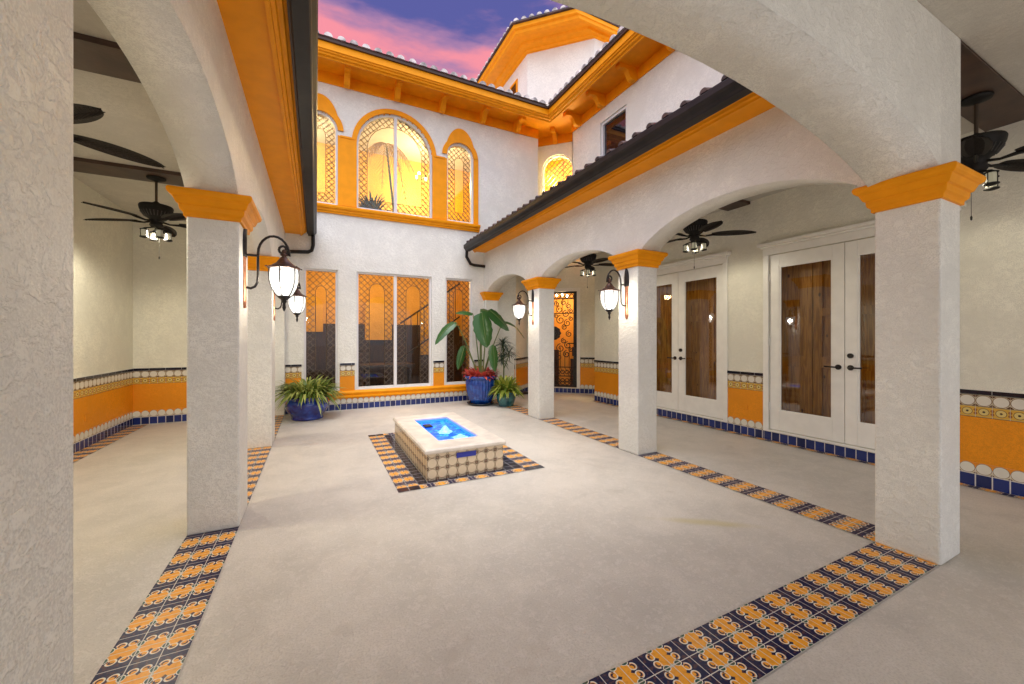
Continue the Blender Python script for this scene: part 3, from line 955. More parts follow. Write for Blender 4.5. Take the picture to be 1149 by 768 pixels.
SUR.box(2.15, 2.46, YB - 0.028, YB, 3.83, 5.13)
SUR.box(3.06, 3.165, YB - 0.030, YB, 3.83, 5.24)
SUR.box(-0.345, -0.24, YB - 0.030, YB, 3.83, 5.24)
SUR.build('window_surround', FASCIA, HW)
TOPL = MB()
for x0, x1 in ((0.40, 0.66), (2.19, 2.42)): TOPL.box(x0, x1, YB - 0.042, YB - 0.028, 5.10, 5.135)
TOPL.build('panel_moulding', FASCIA, HW)
SIL = MB()
prof = [(0.0, 3.66), (0.03, 3.66), (0.035, 3.69), (0.055, 3.70), (0.06, 3.735), (0.085, 3.745), (0.095, 3.775), (0.095, 3.80), (0.07, 3.812), (0.0, 3.828)]
sweep(SIL, prof, [lambda o: (-0.40, YB - o), lambda o: (3.19, YB - o)])
SIL.build('window_sill', FASCIA, HW)
LED = MB()
prof = [(0.0, 0.222), (0.035, 0.222), (0.045, 0.24), (0.045, 0.262), (0.03, 0.27), (0.035, 0.29), (0.05, 0.30), (0.055, 0.325), (0.04, 0.345), (0.0, 0.36)]
sweep(LED, prof, [lambda o: (-0.45, YB - o), lambda o: (3.28, YB - o)])
LED.build('orange_ledge', FASCIA, HW)


def dado_segment(parent, x0, x1):
    for nm, z0, z1, mat, t in (('orange_dado', 0.345, 0.634, ORANGE, 0.008), ('flower_tile', 0.634, 0.734, YEL, 0.011), ('circle_tile', 0.734, 0.834, CIRCW, 0.012), ('cap_tile', 0.84, 0.878, CAPT, 0.022)):
        m = MB(); L = x1 - x0
        m.face([(x0, YB - t, z0), (x1, YB - t, z0), (x1, YB - t, z1), (x0, YB - t, z1)], [(x0, 0), (x1, 0), (x1, .1), (x0, .1)])
        m.face([(x0, YB, z1), (x0, YB - t, z1), (x1, YB - t, z1), (x1, YB, z1)], [(0, .05)] * 4)
        for x in (x0, x1): m.face([(x, YB, z0), (x, YB - t, z0), (x, YB - t, z1), (x, YB, z1)], [(.05, .05)] * 4)
        m.build(nm, mat, parent)


for x0, x1 in ((-0.49, -0.235), (0.395, 0.655), (2.175, 2.405), (3.075, 3.30)): dado_segment(HW, x0, x1)
for nm, z0, z1, mat, t in (('blue_base_tile', 0.0, 0.118, BLUE, 0.012), ('scallop_tile', 0.118, 0.218, SCAL, 0.011)):
    m = MB(); m.face([(-.49, YB - t, z0), (3.3, YB - t, z0), (3.3, YB - t, z1), (-.49, YB - t, z1)], [(0, 0), (3.79, 0), (3.79, .1), (0, .1)])
    m.face([(-.49, YB, z1), (-.49, YB - t, z1), (3.3, YB - t, z1), (3.3, YB, z1)], [(0, .05)] * 4)
    m.build(nm, mat, HW)

# ------------------------------------------------------------------ upper eave (U: back wall, right wall)
ZS = 6.25
EA = thing('main_roof', 'upper clay tile roof with deep orange bracketed eaves over the second storey', 'roof', (4, 8, ZS))
PU = [lambda o: (-3.5, YB - o), lambda o: (XU - o, YB - o), lambda o: (XU - o, -2.0)]
sweep(MB(), [(-1.6, ZS), (0.60, ZS), (0.60, ZS + .03), (-1.6, ZS + .03)], [PU[0], lambda o: (XU - o, YB - o), PU[2]]).build('soffit', FASCIA, EA)
sweep(MB(), [(0.56, 6.135), (0.60, 6.128), (0.61, 6.15), (0.655, 6.155), (0.665, 6.18), (0.695, 6.185), (0.70, 6.205), (0.725, 6.21), (0.725, 6.325), (0.56, 6.325)], PU).build('fascia', FASCIA, EA)
sweep(MB(), [(0.60, 6.325), (0.762, 6.327), (0.765, 6.375), (0.60, 6.375)], PU).build('roof_edge', GDARK, EA)
FZ = MB()
FZ.box(-3.5, 4.69, YB - 0.025, YB - 0.001, 6.05, ZS)
FZ.box(XU - 0.025, XU - 0.001, -2.0, 7.40, 6.05, ZS)
FZ.build('frieze', FASCIA, EA)


def corbel(o, d, side, L=0.44, w=0.10):
    """scrolled bracket: o = top point on wall, d = outward direction"""
    o, d, side = Vector(o), Vector(d), Vector(side)
    prof = [(0.024, 0.0), (L, 0.0), (L + 0.01, -0.05), (L - 0.02, -0.09), (L - 0.09, -0.075), (L - 0.14, -0.07), (L - 0.18, -0.085), (L - 0.21, -0.13), (L - 0.24, -0.19), (L - 0.28, -0.225), (0.08, -0.235), (0.045, -0.225), (0.024, -0.19)]
    m = MB(); r = []
    for s in (-w / 2, w / 2): r.append([o + d * a + Vector((0, 0, z)) + side * s for a, z in prof])
    m.face(r[0]); m.face(r[1][::-1]); m.grid([r[0], r[1]], True, False)
    return m


for x in (-0.40, 0.51, 1.42, 2.33, 3.235, 4.08): corbel((x, YB, ZS), (0, -1, 0), (1, 0, 0)).build('corbel', FASCIA, EA, bevel=0.004)
for y in (7.08, 6.27, 5.40, 4.5, 3.6, 2.7): corbel((XU, y, ZS), (-1, 0, 0), (0, 1, 0)).build('corbel', FASCIA, EA, bevel=0.004)
rf = MB(); barrel_tiles(rf, (-3.5, YB - 0.79), (XU - 0.79, YB - 0.79), (0, 1), 0.33, 3.0, 6.372, r=0.062)
barrel_tiles(rf, (XU - 0.79, -2.0), (XU - 0.79, YB - 0.79), (1, 0), 0.33, 3.0, 6.374, r=0.062)
rf.build('roof_tiles', TILE_L, EA)

# ------------------------------------------------------------------ diagonal corner upstairs, with lit window
A0 = Vector((4.62, 8.60, 0)); A1 = Vector((5.78, 7.44, 0)); dd_ = (A1 - A0).normalized(); nin = Vector((dd_.y * -1, dd_.x, 0))
nin = Vector((0.7071, 0.7071, 0))
PD = lambda t, d, z: tuple(A0 + dd_ * t + nin * d + Vector((0, 0, z)))
DW = thing('house_wall', 'recessed diagonal corner wall upstairs with a glowing yellow arched window', 'wall', (5.2, 8.0, 3.3))
T = (A1 - A0).length
wc = 0.86; wl = (wc - 0.37, wc + 0.37, 4.2, 5.43, 0.36)
wall_openings(0, T, 3.34, 6.3, [wl], PD, 0.10, 'wall', WALL, DW)
Wd = arch_ring(PD, wl[0] - .05, wl[1] + .05, wl[2], wl[3], wl[4] + .05, 0.05, -0.03, -0.001).build('window_surround', WALL, DW)
window(DW, PD, *wl, [((wl[0] + .02, wl[1] - .02, wl[2], wl[3], wl[4] - .02), None)], pitch=0.13, depth=0.07, fr=0.02)
fz = MB(); p = Vector(PD(0, -0.025, 6.05)); fz.obox(p, dd_ * T, nin * 0.022, (0, 0, 0.2)); fz.build('frieze', FASCIA, DW)
cx_ = Vector(PD(0.83, 0, ZS)); corbel(cx_, -nin, dd_, L=0.42).build('corbel', FASCIA, DW, bevel=0.004)
# room behind: yellow back wall, sides
m = MB(); m.obox(PD(-0.2, 1.3, 3.34), dd_ * (T + 0.4), nin * 0.05, (0, 0, 3)); m.build('room_wall', YWALL, DW)
m = MB(); m.obox(PD(0.02, 0.12, 3.34), nin * 1.2, dd_ * 0.03, (0, 0, 3)); m.obox(PD(T - 0.03, 0.12, 3.34), nin * 1.2, dd_ * 0.03, (0, 0, 3)); m.build('room_wall', YWALL, DW)

# ------------------------------------------------------------------ right wall: ground floor doors, upper floor window
RW = thing('house_wall', 'white right hand house wall with two pairs of glazed doors below and one dark window above', 'wall', (XW, 4, 0))
PRt = lambda y, d, z: (XW + d, y, z)
D1 = (1.47, 3.12); D2 = (3.76, 5.42)
wall_openings(-3.0, 6.75, 0, 3.34, [(D1[0] - 0.0, D1[1], 0.145, 2.445, 0), (D2[0], D2[1], 0.145, 2.445, 0)], PRt, 0.16, 'wall', WALL_IN, RW)
PUr = lambda y, d, z: (XU + d, y, z)
wu = (5.66, 6.42, 4.55, 5.78, 0)
wall_openings(-2.0, 7.40, 3.34, 6.30, [wu], PUr, 0.16, 'wall', WALL, RW)
MB().box(XU, XU + 0.45, 7.38, 7.40, 3.34, 6.3).build('wall', WALL, RW)
MB().box(XU, XW + 0.02, -2.0, 6.75, 3.343, 3.36).build('wall', WALL, RW)
Wn = arch_ring(PUr, *wu, 0.05, 0.03, 0.09).build('window', TRIMW, RW)
DARKGL = simple("dark_reflective_glass", (0.008, 0.008, 0.012), 0.03, spec=0.9)
MB().face([PUr(wu[0], 0.075, wu[2]), PUr(wu[1], 0.075, wu[2]), PUr(wu[1], 0.075, wu[3]), PUr(wu[0], 0.075, wu[3])]).build('glass', DARKGL, Wn)
ZR = (0.018, 0.118, 0.218, 0.634, 0.734, 0.834, 0.878)
wainscot(RW, (XW, 3.70), (XW, 3.18), ZR)
wainscot(RW, (XW, 1.40), (XW, -2.5), ZR)
wainscot(RW, (XW, 6.75), (XW, 5.50), ZR)
for y1, y0 in ((5.50, 3.70), (3.18, 1.40)): wainscot(RW, (XW, y1), (XW, y0), ZR, blue_only=True)
MB().box(XW - 0.016, XW - 0.008, 3.40, 3.50, 0.355, 0.415).build('outlet_cover', ORANGE, RW, bevel=0.002)
for y0, y1 in (D1, D2):
    cs = MB()
    th = 0.065
    cs.box(XW - 0.025, XW - 0.001, y0 - th, y0, 0.12, 2.445); cs.box(XW - 0.025, XW - 0.001, y1, y1 + th, 0.12, 2.445)
    cs.box(XW - 0.03, XW - 0.001, y0 - th, y1 + th, 2.446, 2.535)
    cs.box(XW - 0.05, XW - 0.001, y0 - th - 0.02, y1 + th + 0.02, 2.536, 2.56)
    cs.box(XW - 0.085, XW - 0.001, y0 - th - 0.05, y1 + th + 0.05, 2.561, 2.60)
    cs.box(XW - 0.03, XW + 0.15, y0, y1, 0.12, 0.144)
    cs.build('door_casing', PAINT, RW, bevel=0.003)
    mid = (y0 + y1) / 2
    for k, (a, b) in enumerate(((y0 + 0.004, mid - 0.003), (mid + 0.003, y1 - 0.004))):
        d = part('french_door', RW, (XW + 0.03, a, 0.15))
        f = MB(); x0, x1 = XW + 0.012, XW + 0.058
        st = 0.115
        f.box(x0, x1, a, a + st, 0.15, 2.44); f.box(x0, x1, b - st, b, 0.15, 2.44)
        f.box(x0 + .001, x1 - .001, a + st, b - st, 0.15, 0.40); f.box(x0 + .001, x1 - .001, a + st, b - st, 2.285, 2.44)
        f.build('door_leaf', PAINT, d, bevel=0.003)
        bd = MB()
        for (p0, p1, q0, q1) in ((a + st, a + st + .018, .40, 2.285), (b - st - .018, b - st, .40, 2.285), (a + st + .018, b - st - .018, .40, .418), (a + st + .018, b - st - .018, 2.267, 2.285)):
            bd.box(x0 + 0.008, x0 + 0.022, p0, p1, q0, q1)
        bd.build('glazing_bead', PAINT, d)
        MB().face([(x0 + 0.026, a + st, 0.40), (x0 + 0.026, b - st, 0.40), (x0 + 0.026, b - st, 2.285), (x0 + 0.026, a + st, 2.285)]).build('glass', GLASSD, d)
        hy = (b - 0.055) if k == 0 else (a + 0.055); sg = -1 if k == 0 else 1
        h = MB(); h.tube([(x0 - 0.001, hy, 1.015), (x0 - 0.012, hy, 1.015)], 0.030, 14); h.tube([(x0 - 0.012, hy, 1.015), (x0 - 0.045, hy, 1.015), (x0 - 0.05, hy + sg * 0.02, 1.015), (x0 - 0.05, hy + sg * 0.12, 1.018)], 0.009, 8)
        h.build('door_handle', BRONZE, d)
        if k == 0:
            h = MB(); h.tube([(x0 - 0.001, hy, 1.15), (x0 - 0.02, hy, 1.15)], 0.028, 14); h.build('deadbolt', BRONZE, d)
        else:
            for zz in (0.45, 1.3, 2.15): MB().tube([(x0 - 0.006, b - 0.002, zz - .05), (x0 - 0.006, b - 0.002, zz + .05)], 0.009, 8).build('hinge', PAINT, d)
    # knotty pine closet doors just behind the glass
    pn = MB(); xp = XW + 0.20
    pn.box(xp + 0.03, xp + 0.06, y0 - 0.1, y1 + 0.1, 0.1, 2.6)
    nD = 4; w_ = (y1 - y0) / nD
    for i in range(nD):
        u0 = y0 + i * w_; u1 = u0 + w_
        pn.box(xp, xp + 0.03, u0 + 0.005, u0 + 0.10, 0.15, 2.5); pn.box(xp, xp + 0.03, u1 - 0.10, u1 - 0.005, 0.15, 2.5)
        for q0, q1 in ((0.15, 0.36), (0.98, 1.12), (1.62, 1.72), (2.32, 2.5)): pn.box(xp + .001, xp + 0.029, u0 + 0.10, u1 - 0.10, q0, q1)
    pn.build('pine_shutter', PINE, RW)
    MB().box(XW + 0.16, xp + 0.1, y0 - 0.12, y0 - 0.1, 0.1, 2.6).box(XW + 0.16, xp + 0.1, y1 + 0.1, y1 + 0.12, 0.1, 2.6).box(XW + 0.16, xp + .1, y0 - .12, y1 + .12, 2.6, 2.62).box(XW + .16, xp + .1, y0 - .12, y1 + .12, 0.08, 0.1).build('door_reveal', PINE, RW)

# ------------------------------------------------------------------ diagonal entry wall with wrought iron gate
EN = thing('entry_wall', 'cream entry walls at the far corner around an ornate wrought iron gate', 'wall', (5.4, 8.2, 0))
E0 = Vector((4.80, 8.70, 0)); E1 = Vector((6.35, 7.27, 0)); ed = (E1 - E0).normalized(); en = Vector((-ed.y, ed.x, 0))
PE = lambda t, d, z: tuple(E0 + ed * t + en * d + Vector((0, 0, z)))
# gate spans pixel columns 600..653 -> t range
g0, g1 = 0.10, 1.235
wall_openings(-0.3, 2.2, 0, 3.34, [(g0, g1, 0.13, 2.50, 0)], PE, 0.15, 'wall', WALL_IN, EN)
m = MB(); m.obox((4.05, 8.0, 0), (0.80, 0.76, 0), (-0.1, 0.1, 0), (0, 0, 3.34)); m.build('wall', WALL_IN, EN)
m = MB(); m.obox((XW, 6.752, 0), (1.2, 0.55, 0), (0.04, -0.1, 0), (0, 0, 3.34)); m.build('wall', WALL_IN, EN)
wainscot(EN, (4.06, 8.0), (4.83, 8.73))
wainscot(EN, PE(g1 + 0.08, 0, 0)[:2], PE(2.1, 0, 0)[:2])
wainscot(EN, PE(-0.1, 0, 0)[:2], PE(g1 + 0.08, 0, 0)[:2], blue_only=True)
tr = MB(); tr.obox(PE(g0 - 0.08, -0.02, 2.50), ed * (g1 - g0 + 0.16), en * 0.018, (0, 0, 0.08)); tr.obox(PE(g1, -0.02, 0.12), ed * 0.08, en * 0.018, (0, 0, 2.38)); tr.build('gate_casing', PAINT, EN)
GT = part('iron_gate', EN, PE((g0 + g1) / 2, 0.04, 0.13))
fr = MB(); w = 0.085
gz0, gz1 = 0.14, 2.495
fr.obox(PE(g0, 0.0, gz0), ed * w, en * 0.05, (0, 0, gz1 - gz0)); fr.obox(PE(g1 - w, 0.0, gz0), ed * w, en * 0.05, (0, 0, gz1 - gz0))
fr.obox(PE(g0 + w, 0.002, gz1 - 0.05), ed * (g1 - g0 - 2 * w), en * 0.045, (0, 0, 0.05)); fr.obox(PE(g0 + w, 0.002, gz0), ed * (g1 - g0 - 2 * w), en * 0.045, (0, 0, 0.05))
for zz in (2.31, 0.62, 0.40, 1.95): fr.obox(PE(g0 + w, 0.01, zz), ed * (g1 - g0 - 2 * w), en * 0.02, (0, 0, 0.022))
fr.build('gate_frame', BRONZE, GT)
si = MB()
def ring_at(t, z, r, tr_=0.009, a0=0, a1=2 * PI, n=14, shrink=0.0):
    pts = []
    for i in range(n + 1):
        th = a0 + (a1 - a0) * i / n; rr = r * (1 - shrink * i / n)
        pts.append(PE(t + rr * math.cos(th), 0.02, z + rr * math.sin(th)))
    si.tube(pts, tr_ * 1.25, 5)
n_ = 9; ww = (g1 - g0 - 2 * w) / n_
for i in range(n_):
    tcx = g0 + w + ww * (i + 0.5)
    for zz in (2.385, 0.51, 0.30, 0.24): ring_at(tcx, zz, 0.045, 0.008)
    si.tube([PE(tcx - ww / 2, 0.02, 2.33), PE(tcx, 0.02, 2.44)], 0.006, 4)
    si.tube([PE(tcx - ww / 2, 0.02, 0.62), PE(tcx + ww / 2, 0.02, 0.42)], 0.006, 4)
cm = (g0 + g1) / 2
for i in range(8): si.tube([PE(g0 + w + (g1 - g0 - 2 * w) * (i + 1) / 9, 0.022, 0.64), PE(g0 + w + (g1 - g0 - 2 * w) * (i + 1) / 9, 0.022, 1.0 + 0.12 * (i % 2))], 0.007, 5)
for i in range(6): si.tube([PE(g0 + w + (g1 - g0 - 2 * w) * (i + 1) / 7, 0.022, 1.97), PE(g0 + w + (g1 - g0 - 2 * w) * (i + 1) / 7, 0.022, 2.31)], 0.006, 5)
for s in (-1, 1):
    for (tt, zz, rr) in ((0.26, 1.62, 0.07), (0.24, 1.28, 0.07), (0.42, 1.83, 0.06), (0.42, 1.06, 0.06), (0.06, 1.90, 0.06), (0.42, 2.02, 0.06), (0.24, 2.23, 0.07), (0.07, 2.20, 0.07), (0.16, 1.80, 0.11), (0.33, 1.72, 0.09), (0.30, 1.95, 0.09), (0.14, 2.06, 0.09), (0.16, 1.10, 0.11), (0.34, 1.17, 0.09), (0.31, 0.95, 0.09), (0.37, 1.45, 0.08), (0.12, 0.88, 0.08), (0.36, 2.15, 0.07)):
        ring_at(cm + s * tt, zz, rr, 0.009, PI / 2, PI / 2 + s * 4.2 * PI / 1.5, 22, 0.75)
si.build('scrollwork', BRONZE, GT)
md = MB()
for rr, dep in ((0.17, 0.0), (0.12, -0.015), (0.06, -0.03)):
    k = 20; md.face([PE(cm + rr * (1 + 0.08 * math.cos(10 * 2 * PI * i / k)) * math.cos(2 * PI * i / k), dep + 0.005, 1.47 + rr * 1.0 * math.sin(2 * PI * i / k)) for i in range(k)])
    md.grid([[PE(cm + rr * (1 + 0.08 * math.cos(10 * 2 * PI * i / k)) * math.cos(2 * PI * i / k), dep + e, 1.47 + rr * math.sin(2 * PI * i / k)) for i in range(k)] for e in (0.005, 0.022)], True, False)
md.build('medallion', BRONZE, GT)
hd = MB(); hd.tube([PE(g1 - 0.05, -0.0, 1.22), PE(g1 - 0.05, -0.07, 1.22), PE(g1 - 0.2, -0.07, 1.22)], 0.013, 8); hd.tube([PE(g1 - 0.05, -0.015, 1.1), PE(g1 - 0.05, -0.015, 1.34)], 0.022, 8); hd.build('gate_handle', BRONZE, GT)
# vestibule behind the gate
VB = MB(); VB.obox(PE(-0.6, 1.5, 0), ed * 3.0, en * 0.05, (0, 0, 3.3)); VB.build('vestibule_wall', OWALL, EN)
VB = MB(); VB.obox(PE(-0.4, 0.16, 0), en * 1.34, ed * 0.05, (0, 0, 3.3)); VB.obox(PE(1.9, 0.16, 0), en * 1.34, ed * 0.05, (0, 0, 3.3)); VB.obox(PE(-.6, 0.16, 2.9), ed * 3, en * 1.5, (0, 0, 0.05)); VB.build('vestibule_wall', OWALL, EN)
VD = MB(); VD.obox(PE(0.25, 1.30, 0.02), ed * 0.32, en * 0.1, (0, 0, 1.0)); VD.obox(PE(0.90, 1.30, 0.02), ed * 0.42, en * 0.1, (0, 0, 0.75)); VD.obox(PE(0.95, 1.28, 0.85), ed * 0.30, en * 0.02, (0, 0, 0.25)); VD.build('vestibule_cabinet', WOODK, EN)


def point(name, loc, power, colr, size=0.08):
    l = bpy.data.lights.new(name, 'POINT'); l.energy = power; l.color = colr; l.shadow_soft_size = size
    o = bpy.data.objects.new(name, l); col.objects.link(o); o.location = loc; return o


def pendant(loc, label, power, colr=(1.0, 0.62, 0.25), ztop=0.5, bulbs=3, r=0.16):
    p = thing('ceiling_light', label, 'ceiling light', loc)
    rod = MB(); x, y, z = loc; rod.tube([(x, y, z + ztop), (x, y, z)], 0.008, 6)
    for i in range(bulbs):
        t = 2 * PI * i / bulbs; rod.tube([(x, y, z), (x + r * .6 * math.cos(t), y + r * .6 * math.sin(t), z - 0.05), (x + r * math.cos(t), y + r * math.sin(t), z)], 0.006, 6)
    rod.build('lamp_frame', BRONZE, p)
    for i in range(bulbs):
        t = 2 * PI * i / bulbs; b = MB(); b.lathe([(0.004, z), (0.02, z + .015), (0.026, z + .035), (0.018, z + .06), (0.003, z + .075)], 10, (x + r * math.cos(t), y + r * math.sin(t))); b.build('bulb', BULB, p)
    L = point('lamp_light', (0, 0, -0.02), power, colr, 0.12); L.parent = p
    return p


pendant(PE(0.75, 0.75, 2.45), 'lit pendant glowing orange inside the vestibule behind the iron gate', 17, ztop=0.45)
pq = PD(0.90, 0.50, 5.10)
pendant(pq, 'chandelier with lit bulbs seen in the small yellow arched upstairs window', 110, (1.0, 0.78, 0.30), 0.8, 8, 0.26)

# ------------------------------------------------------------------ rooms behind the back wall
IR = thing('interior_room', 'warm lit rooms behind the leaded windows of the back wall', 'room', (1.4, 9.5, 0))
m = MB(); m.box(-1.2, 4.6, 10.6, 10.7, 1.7, 3.3); m.build('back_wall', OWALL, IR)
m = MB(); m.box(-1.2, 4.6, 10.55, 10.7, 0, 1.7); m.build('dark_paneling', WOODK, IR)
m = MB(); m.box(-1.25, -1.2, 8.25, 10.7, 0, 3.3).box(3.62, 3.67, 8.25, 10.7, 0, 3.3); m.build('side_wall', OWALL, IR)
m = MB(); m.box(-1.2, 4.6, 8.23, 10.7, 3.22, 3.32); m.build('upper_floor', WOODK, IR)
m = MB(); m.box(-1.2, 4.6, 8.23, 10.7, 0.004, 0.05); m.build('room_floor', WOODK, IR)
m = MB(); m.box(-3.0, 4.6, 10.6, 10.7, 3.33, 6.2).box(-3.0, -2.95, 8.25, 10.6, 3.33, 6.2).box(4.25, 4.30, 8.25, 10.6, 3.33, 6.2); m.build('upstairs_wall', YWALL, IR)
m = MB(); m.box(-3.0, 4.6, 8.23, 10.7, 6.1, 6.2); m.build('upstairs_ceiling', CEIL, IR)
# arched doorway and dark furniture downstairs
m = MB()
def arch_slab(x0, x1, zb, zs, ri, y, t):
    n = 16; pts = [(x0, zb), (x1, zb)] + [((x0 + x1) / 2 + (x1 - x0) / 2 * math.cos(PI * i / n), zs + ri * math.sin(PI * i / n)) for i in range(n + 1)]
    m.face([(x, y, z) for x, z in pts]); m.grid([[(x, y, z) for x, z in pts], [(x, y + t, z) for x, z in pts]], True, False)
arch_slab(1.1, 1.75, 1.3, 2.1, 0.3, 10.45, 0.08); arch_slab(2.5, 3.1, 0.9, 2.1, 0.3, 10.45, 0.08); arch_slab(-0.4, 0.15, 1.5, 2.1, 0.28, 10.45, 0.08)
m.build('arched_doorway', YWALL, IR)
st_ = MB()
for i in range(9): st_.tube([(1.9 + i * 0.16, 9.6, 0.9 + i * 0.12), (1.9 + i * 0.16, 9.6, 1.75 + i * 0.12)], 0.01, 6)
st_.tube([(1.8, 9.6, 1.7), (3.3, 9.6, 2.75)], 0.022, 8); st_.tube([(1.8, 9.6, 0.85), (3.3, 9.6, 1.9)], 0.02, 8)
st_.build('stair_railing', BRONZE, IR)
m = MB()
for x0, x1, h_ in ((0.35, 1.15, 1.0), (3.0, 3.5, 1.4)):
    m.box(x0, x1, 9.9, 10.25, 0.05, h_)
    for k in range(3): m.box(x0 + 0.03, x1 - 0.03, 9.885, 9.90, 0.12 + k * h_ * 0.31, 0.06 + (k + 1) * h_ * 0.31)
m.build('dark_cabinet', WOODK, IR)
m = MB(); m.box(0.9, 1.9, 9.0, 9.06, 0.70, 0.74)
for x in (0.95, 1.85): m.box(x - .03, x + .03, 8.7, 9.4, 0.05, 0.70)
m.box(0.85, 1.95, 8.6, 9.5, 0.74, 0.78); m.build('console_table', WOODK, IR)
pendant((0.5, 9.2, 2.75), 'lit pendant behind the left panes of the lower leaded windows', 40, ztop=0.45)
pendant((2.3, 9.0, 2.75), 'lit pendant behind the right panes of the lower leaded windows', 34, ztop=0.45)
pendant((2.4, 9.6, 5.3), 'lit chandelier in the yellow room behind the upper arched windows', 100, (1.0, 0.74, 0.32), 0.8, 5, 0.22)
pendant((-0.6, 9.7, 5.3), 'lit chandelier at the left end of the yellow upstairs room', 60, (1.0, 0.78, 0.42), 0.8, 5, 0.2)

# made-up palm upstairs, standing in for a palm reflected in the glass
IP = thing('reflection_palm', 'stand-in for a reflected palm, drooping fronds behind the large upper arched window', 'palm', (1.75, 9.1, 3.35))
MB().tube([(1.75, 9.1, 3.35), (1.55, 9.05, 4.3), (1.38, 8.95, 5.62)], [0.035, 0.03, 0.02], 8).build('trunk', STEM, IP)
pf = MB()
def frond(c, az, L, rise, droop, lw=0.22, n=16):
    c = Vector(c); h = Vector((math.cos(az), math.sin(az), 0)); sdv = Vector((-h.y, h.x, 0)); pts = []
    for i in range(n + 1):
        t = i / n; pts.append(c + h * L * t + Vector((0, 0, rise * t - droop * t * t)))
    pf.tube(pts, 0.006, 4)
    for i in range(2, n):
        l_ = lw * math.sin(PI * min(0.98, i / n + 0.08)) ** 0.6
        for s in (-1, 1):
            p = pts[i]; t = (pts[i + 1] - pts[i]).normalized()
            tip = p + sdv * s * l_ * 0.75 + t * l_ * 0.6 - Vector((0, 0, l_ * 0.55))
            q = t * 0.016
            pf.face([p - q, p + q, tip])
for i, (az, L_, ri_, dr_) in enumerate(((200, .62, .10, 1.10), (165, .75, .15, .85), (335, .70, .12, .95), (20, .60, .25, .70), (250, .45, .05, 1.2), (300, .55, .1, 1.15), (140, .5, .35, .5), (40, .7, .0, 1.1))):
    frond((1.38, 8.95, 5.62), R(az), L_, ri_, dr_, 0.30, 15)
pf.build('fronds', LEAF_K, IP)

rk = random.Random(11)
IB = thing('indoor_plant', 'dark bushy indoor plant low behind the large upper arched window', 'plant', (1.05, 8.7, 3.35))
MB().lathe([(0.12, 3.35), (0.17, 3.62), (0.16, 3.64), (0.0, 3.62)], 16, (1.05, 8.7)).build('pot', DKPOT, IB)
_fb = MB()
IBF = _fb

# ------------------------------------------------------------------ tower
TW = thing('tower', 'white octagonal tower with orange eaves rising behind the upper roof', 'tower', (7, 10, 6))
def octo(o, z):
    # plan: west face x=5.05, chamfer, south face y=7.95 ; o = outward offset
    k = o * math.tan(R(22.5))
    x0, x1, y0, y1, ch = 5.06 - o, 9.2 + o, 7.95 - o * 0.5, 12.1 + o, 1.25 + 0.0
    cc = ch - 0.21 * o
    return [(x0, y1 - cc, z), (x0, y0 + cc, z), (x0 + cc, y0, z), (x1 - cc, y0, z), (x1, y0 + cc, z), (x1, y1 - cc, z), (x1 - cc, y1, z), (x0 + cc, y1, z)]
m = MB(); m.grid([octo(0, 6.0), octo(0, 9.05)], True, False); m.build('tower_wall', WALL, TW)
m = MB(); m.grid([octo(0, 8.95), octo(0.06, 8.955), octo(0.08, 9.0), octo(0.22, 9.01), octo(0.25, 9.06), octo(0.46, 9.06), octo(0.48, 9.01), octo(0.56, 9.02), octo(0.58, 9.08), octo(0.64, 9.09), octo(0.65, 9.17)], True, False); m.build('tower_eave', FASCIA, TW)
m = MB(); m.grid([octo(0.62, 9.172), octo(0.70, 9.175), octo(0.70, 9.205), octo(0.3, 9.32), octo(-1.8, 10.0)], True, False); m.build('tower_roof', TILE_D, TW)
tt = MB()
ring = [Vector(p) for p in octo(0.70, 9.20)]
for i in range(8):
    a, b = ring[i], ring[(i + 1) % 8]
    if i in (0, 1, 2, 7):
        up = Vector((b.y - a.y, -(b.x - a.x), 0)).normalized()
        ctr = Vector((7.1, 10.0, 9.3))
        if (ctr - a).dot(up) < 0: up = -up
        barrel_tiles(tt, (a.x, a.y), (b.x, b.y), (up.x, up.y), 0.33, 0.5, 9.20, r=0.06)
tt.build('tower_tiles', TILE_L, TW)
PTw = lambda y, d, z: (5.06 + d, y, z)
Wt = arch_ring(lambda y, d, z: (5.06 + d, y, z), 9.75, 10.2, 8.1, 8.62, 0, 0.06, -0.03, -0.001).build('window', FASCIA, TW)
MB().face([PTw(9.8, -0.006, 8.15), PTw(10.15, -0.006, 8.15), PTw(10.15, -0.006, 8.57), PTw(9.8, -0.006, 8.57)]).build('glass', DARKGL, Wt)

# ------------------------------------------------------------------ fountain
FX0, FX1, FY0, FY1 = 0.93, 1.72, 3.645, 5.32
FT = thing('fountain', 'low rectangular tiled fountain with cream coping and glowing blue water', 'fountain', ((FX0 + FX1) / 2, (FY0 + FY1) / 2, 0))
zt = 0.255
m = MB()
uvquad(m, (FX0, FY0, 0.004), (1, 0, 0), (0, 0, 1), FX1 - FX0, zt, 0.0, -0.01); uvquad(m, (FX1, FY0, 0.004), (0, 1, 0), (0, 0, 1), FY1 - FY0, zt, 0.0, -0.01)
uvquad(m, (FX1, FY1, 0.004), (-1, 0, 0), (0, 0, 1), FX1 - FX0, zt, 0.0, -0.01); uvquad(m, (FX0, FY1, 0.004), (0, -1, 0), (0, 0, 1), FY1 - FY0, zt, 0.0, -0.01)
m.build('tiled_wall', CIRC, FT)
WX0, WX1, WY0, WY1 = 1.13, 1.56, 3.92, 5.08
m = MB(); o = 0.018
rings = []
def rr(x0, x1, y0, y1, z): return [(x0, y0, z), (x1, y0, z), (x1, y1, z), (x0, y1, z)]
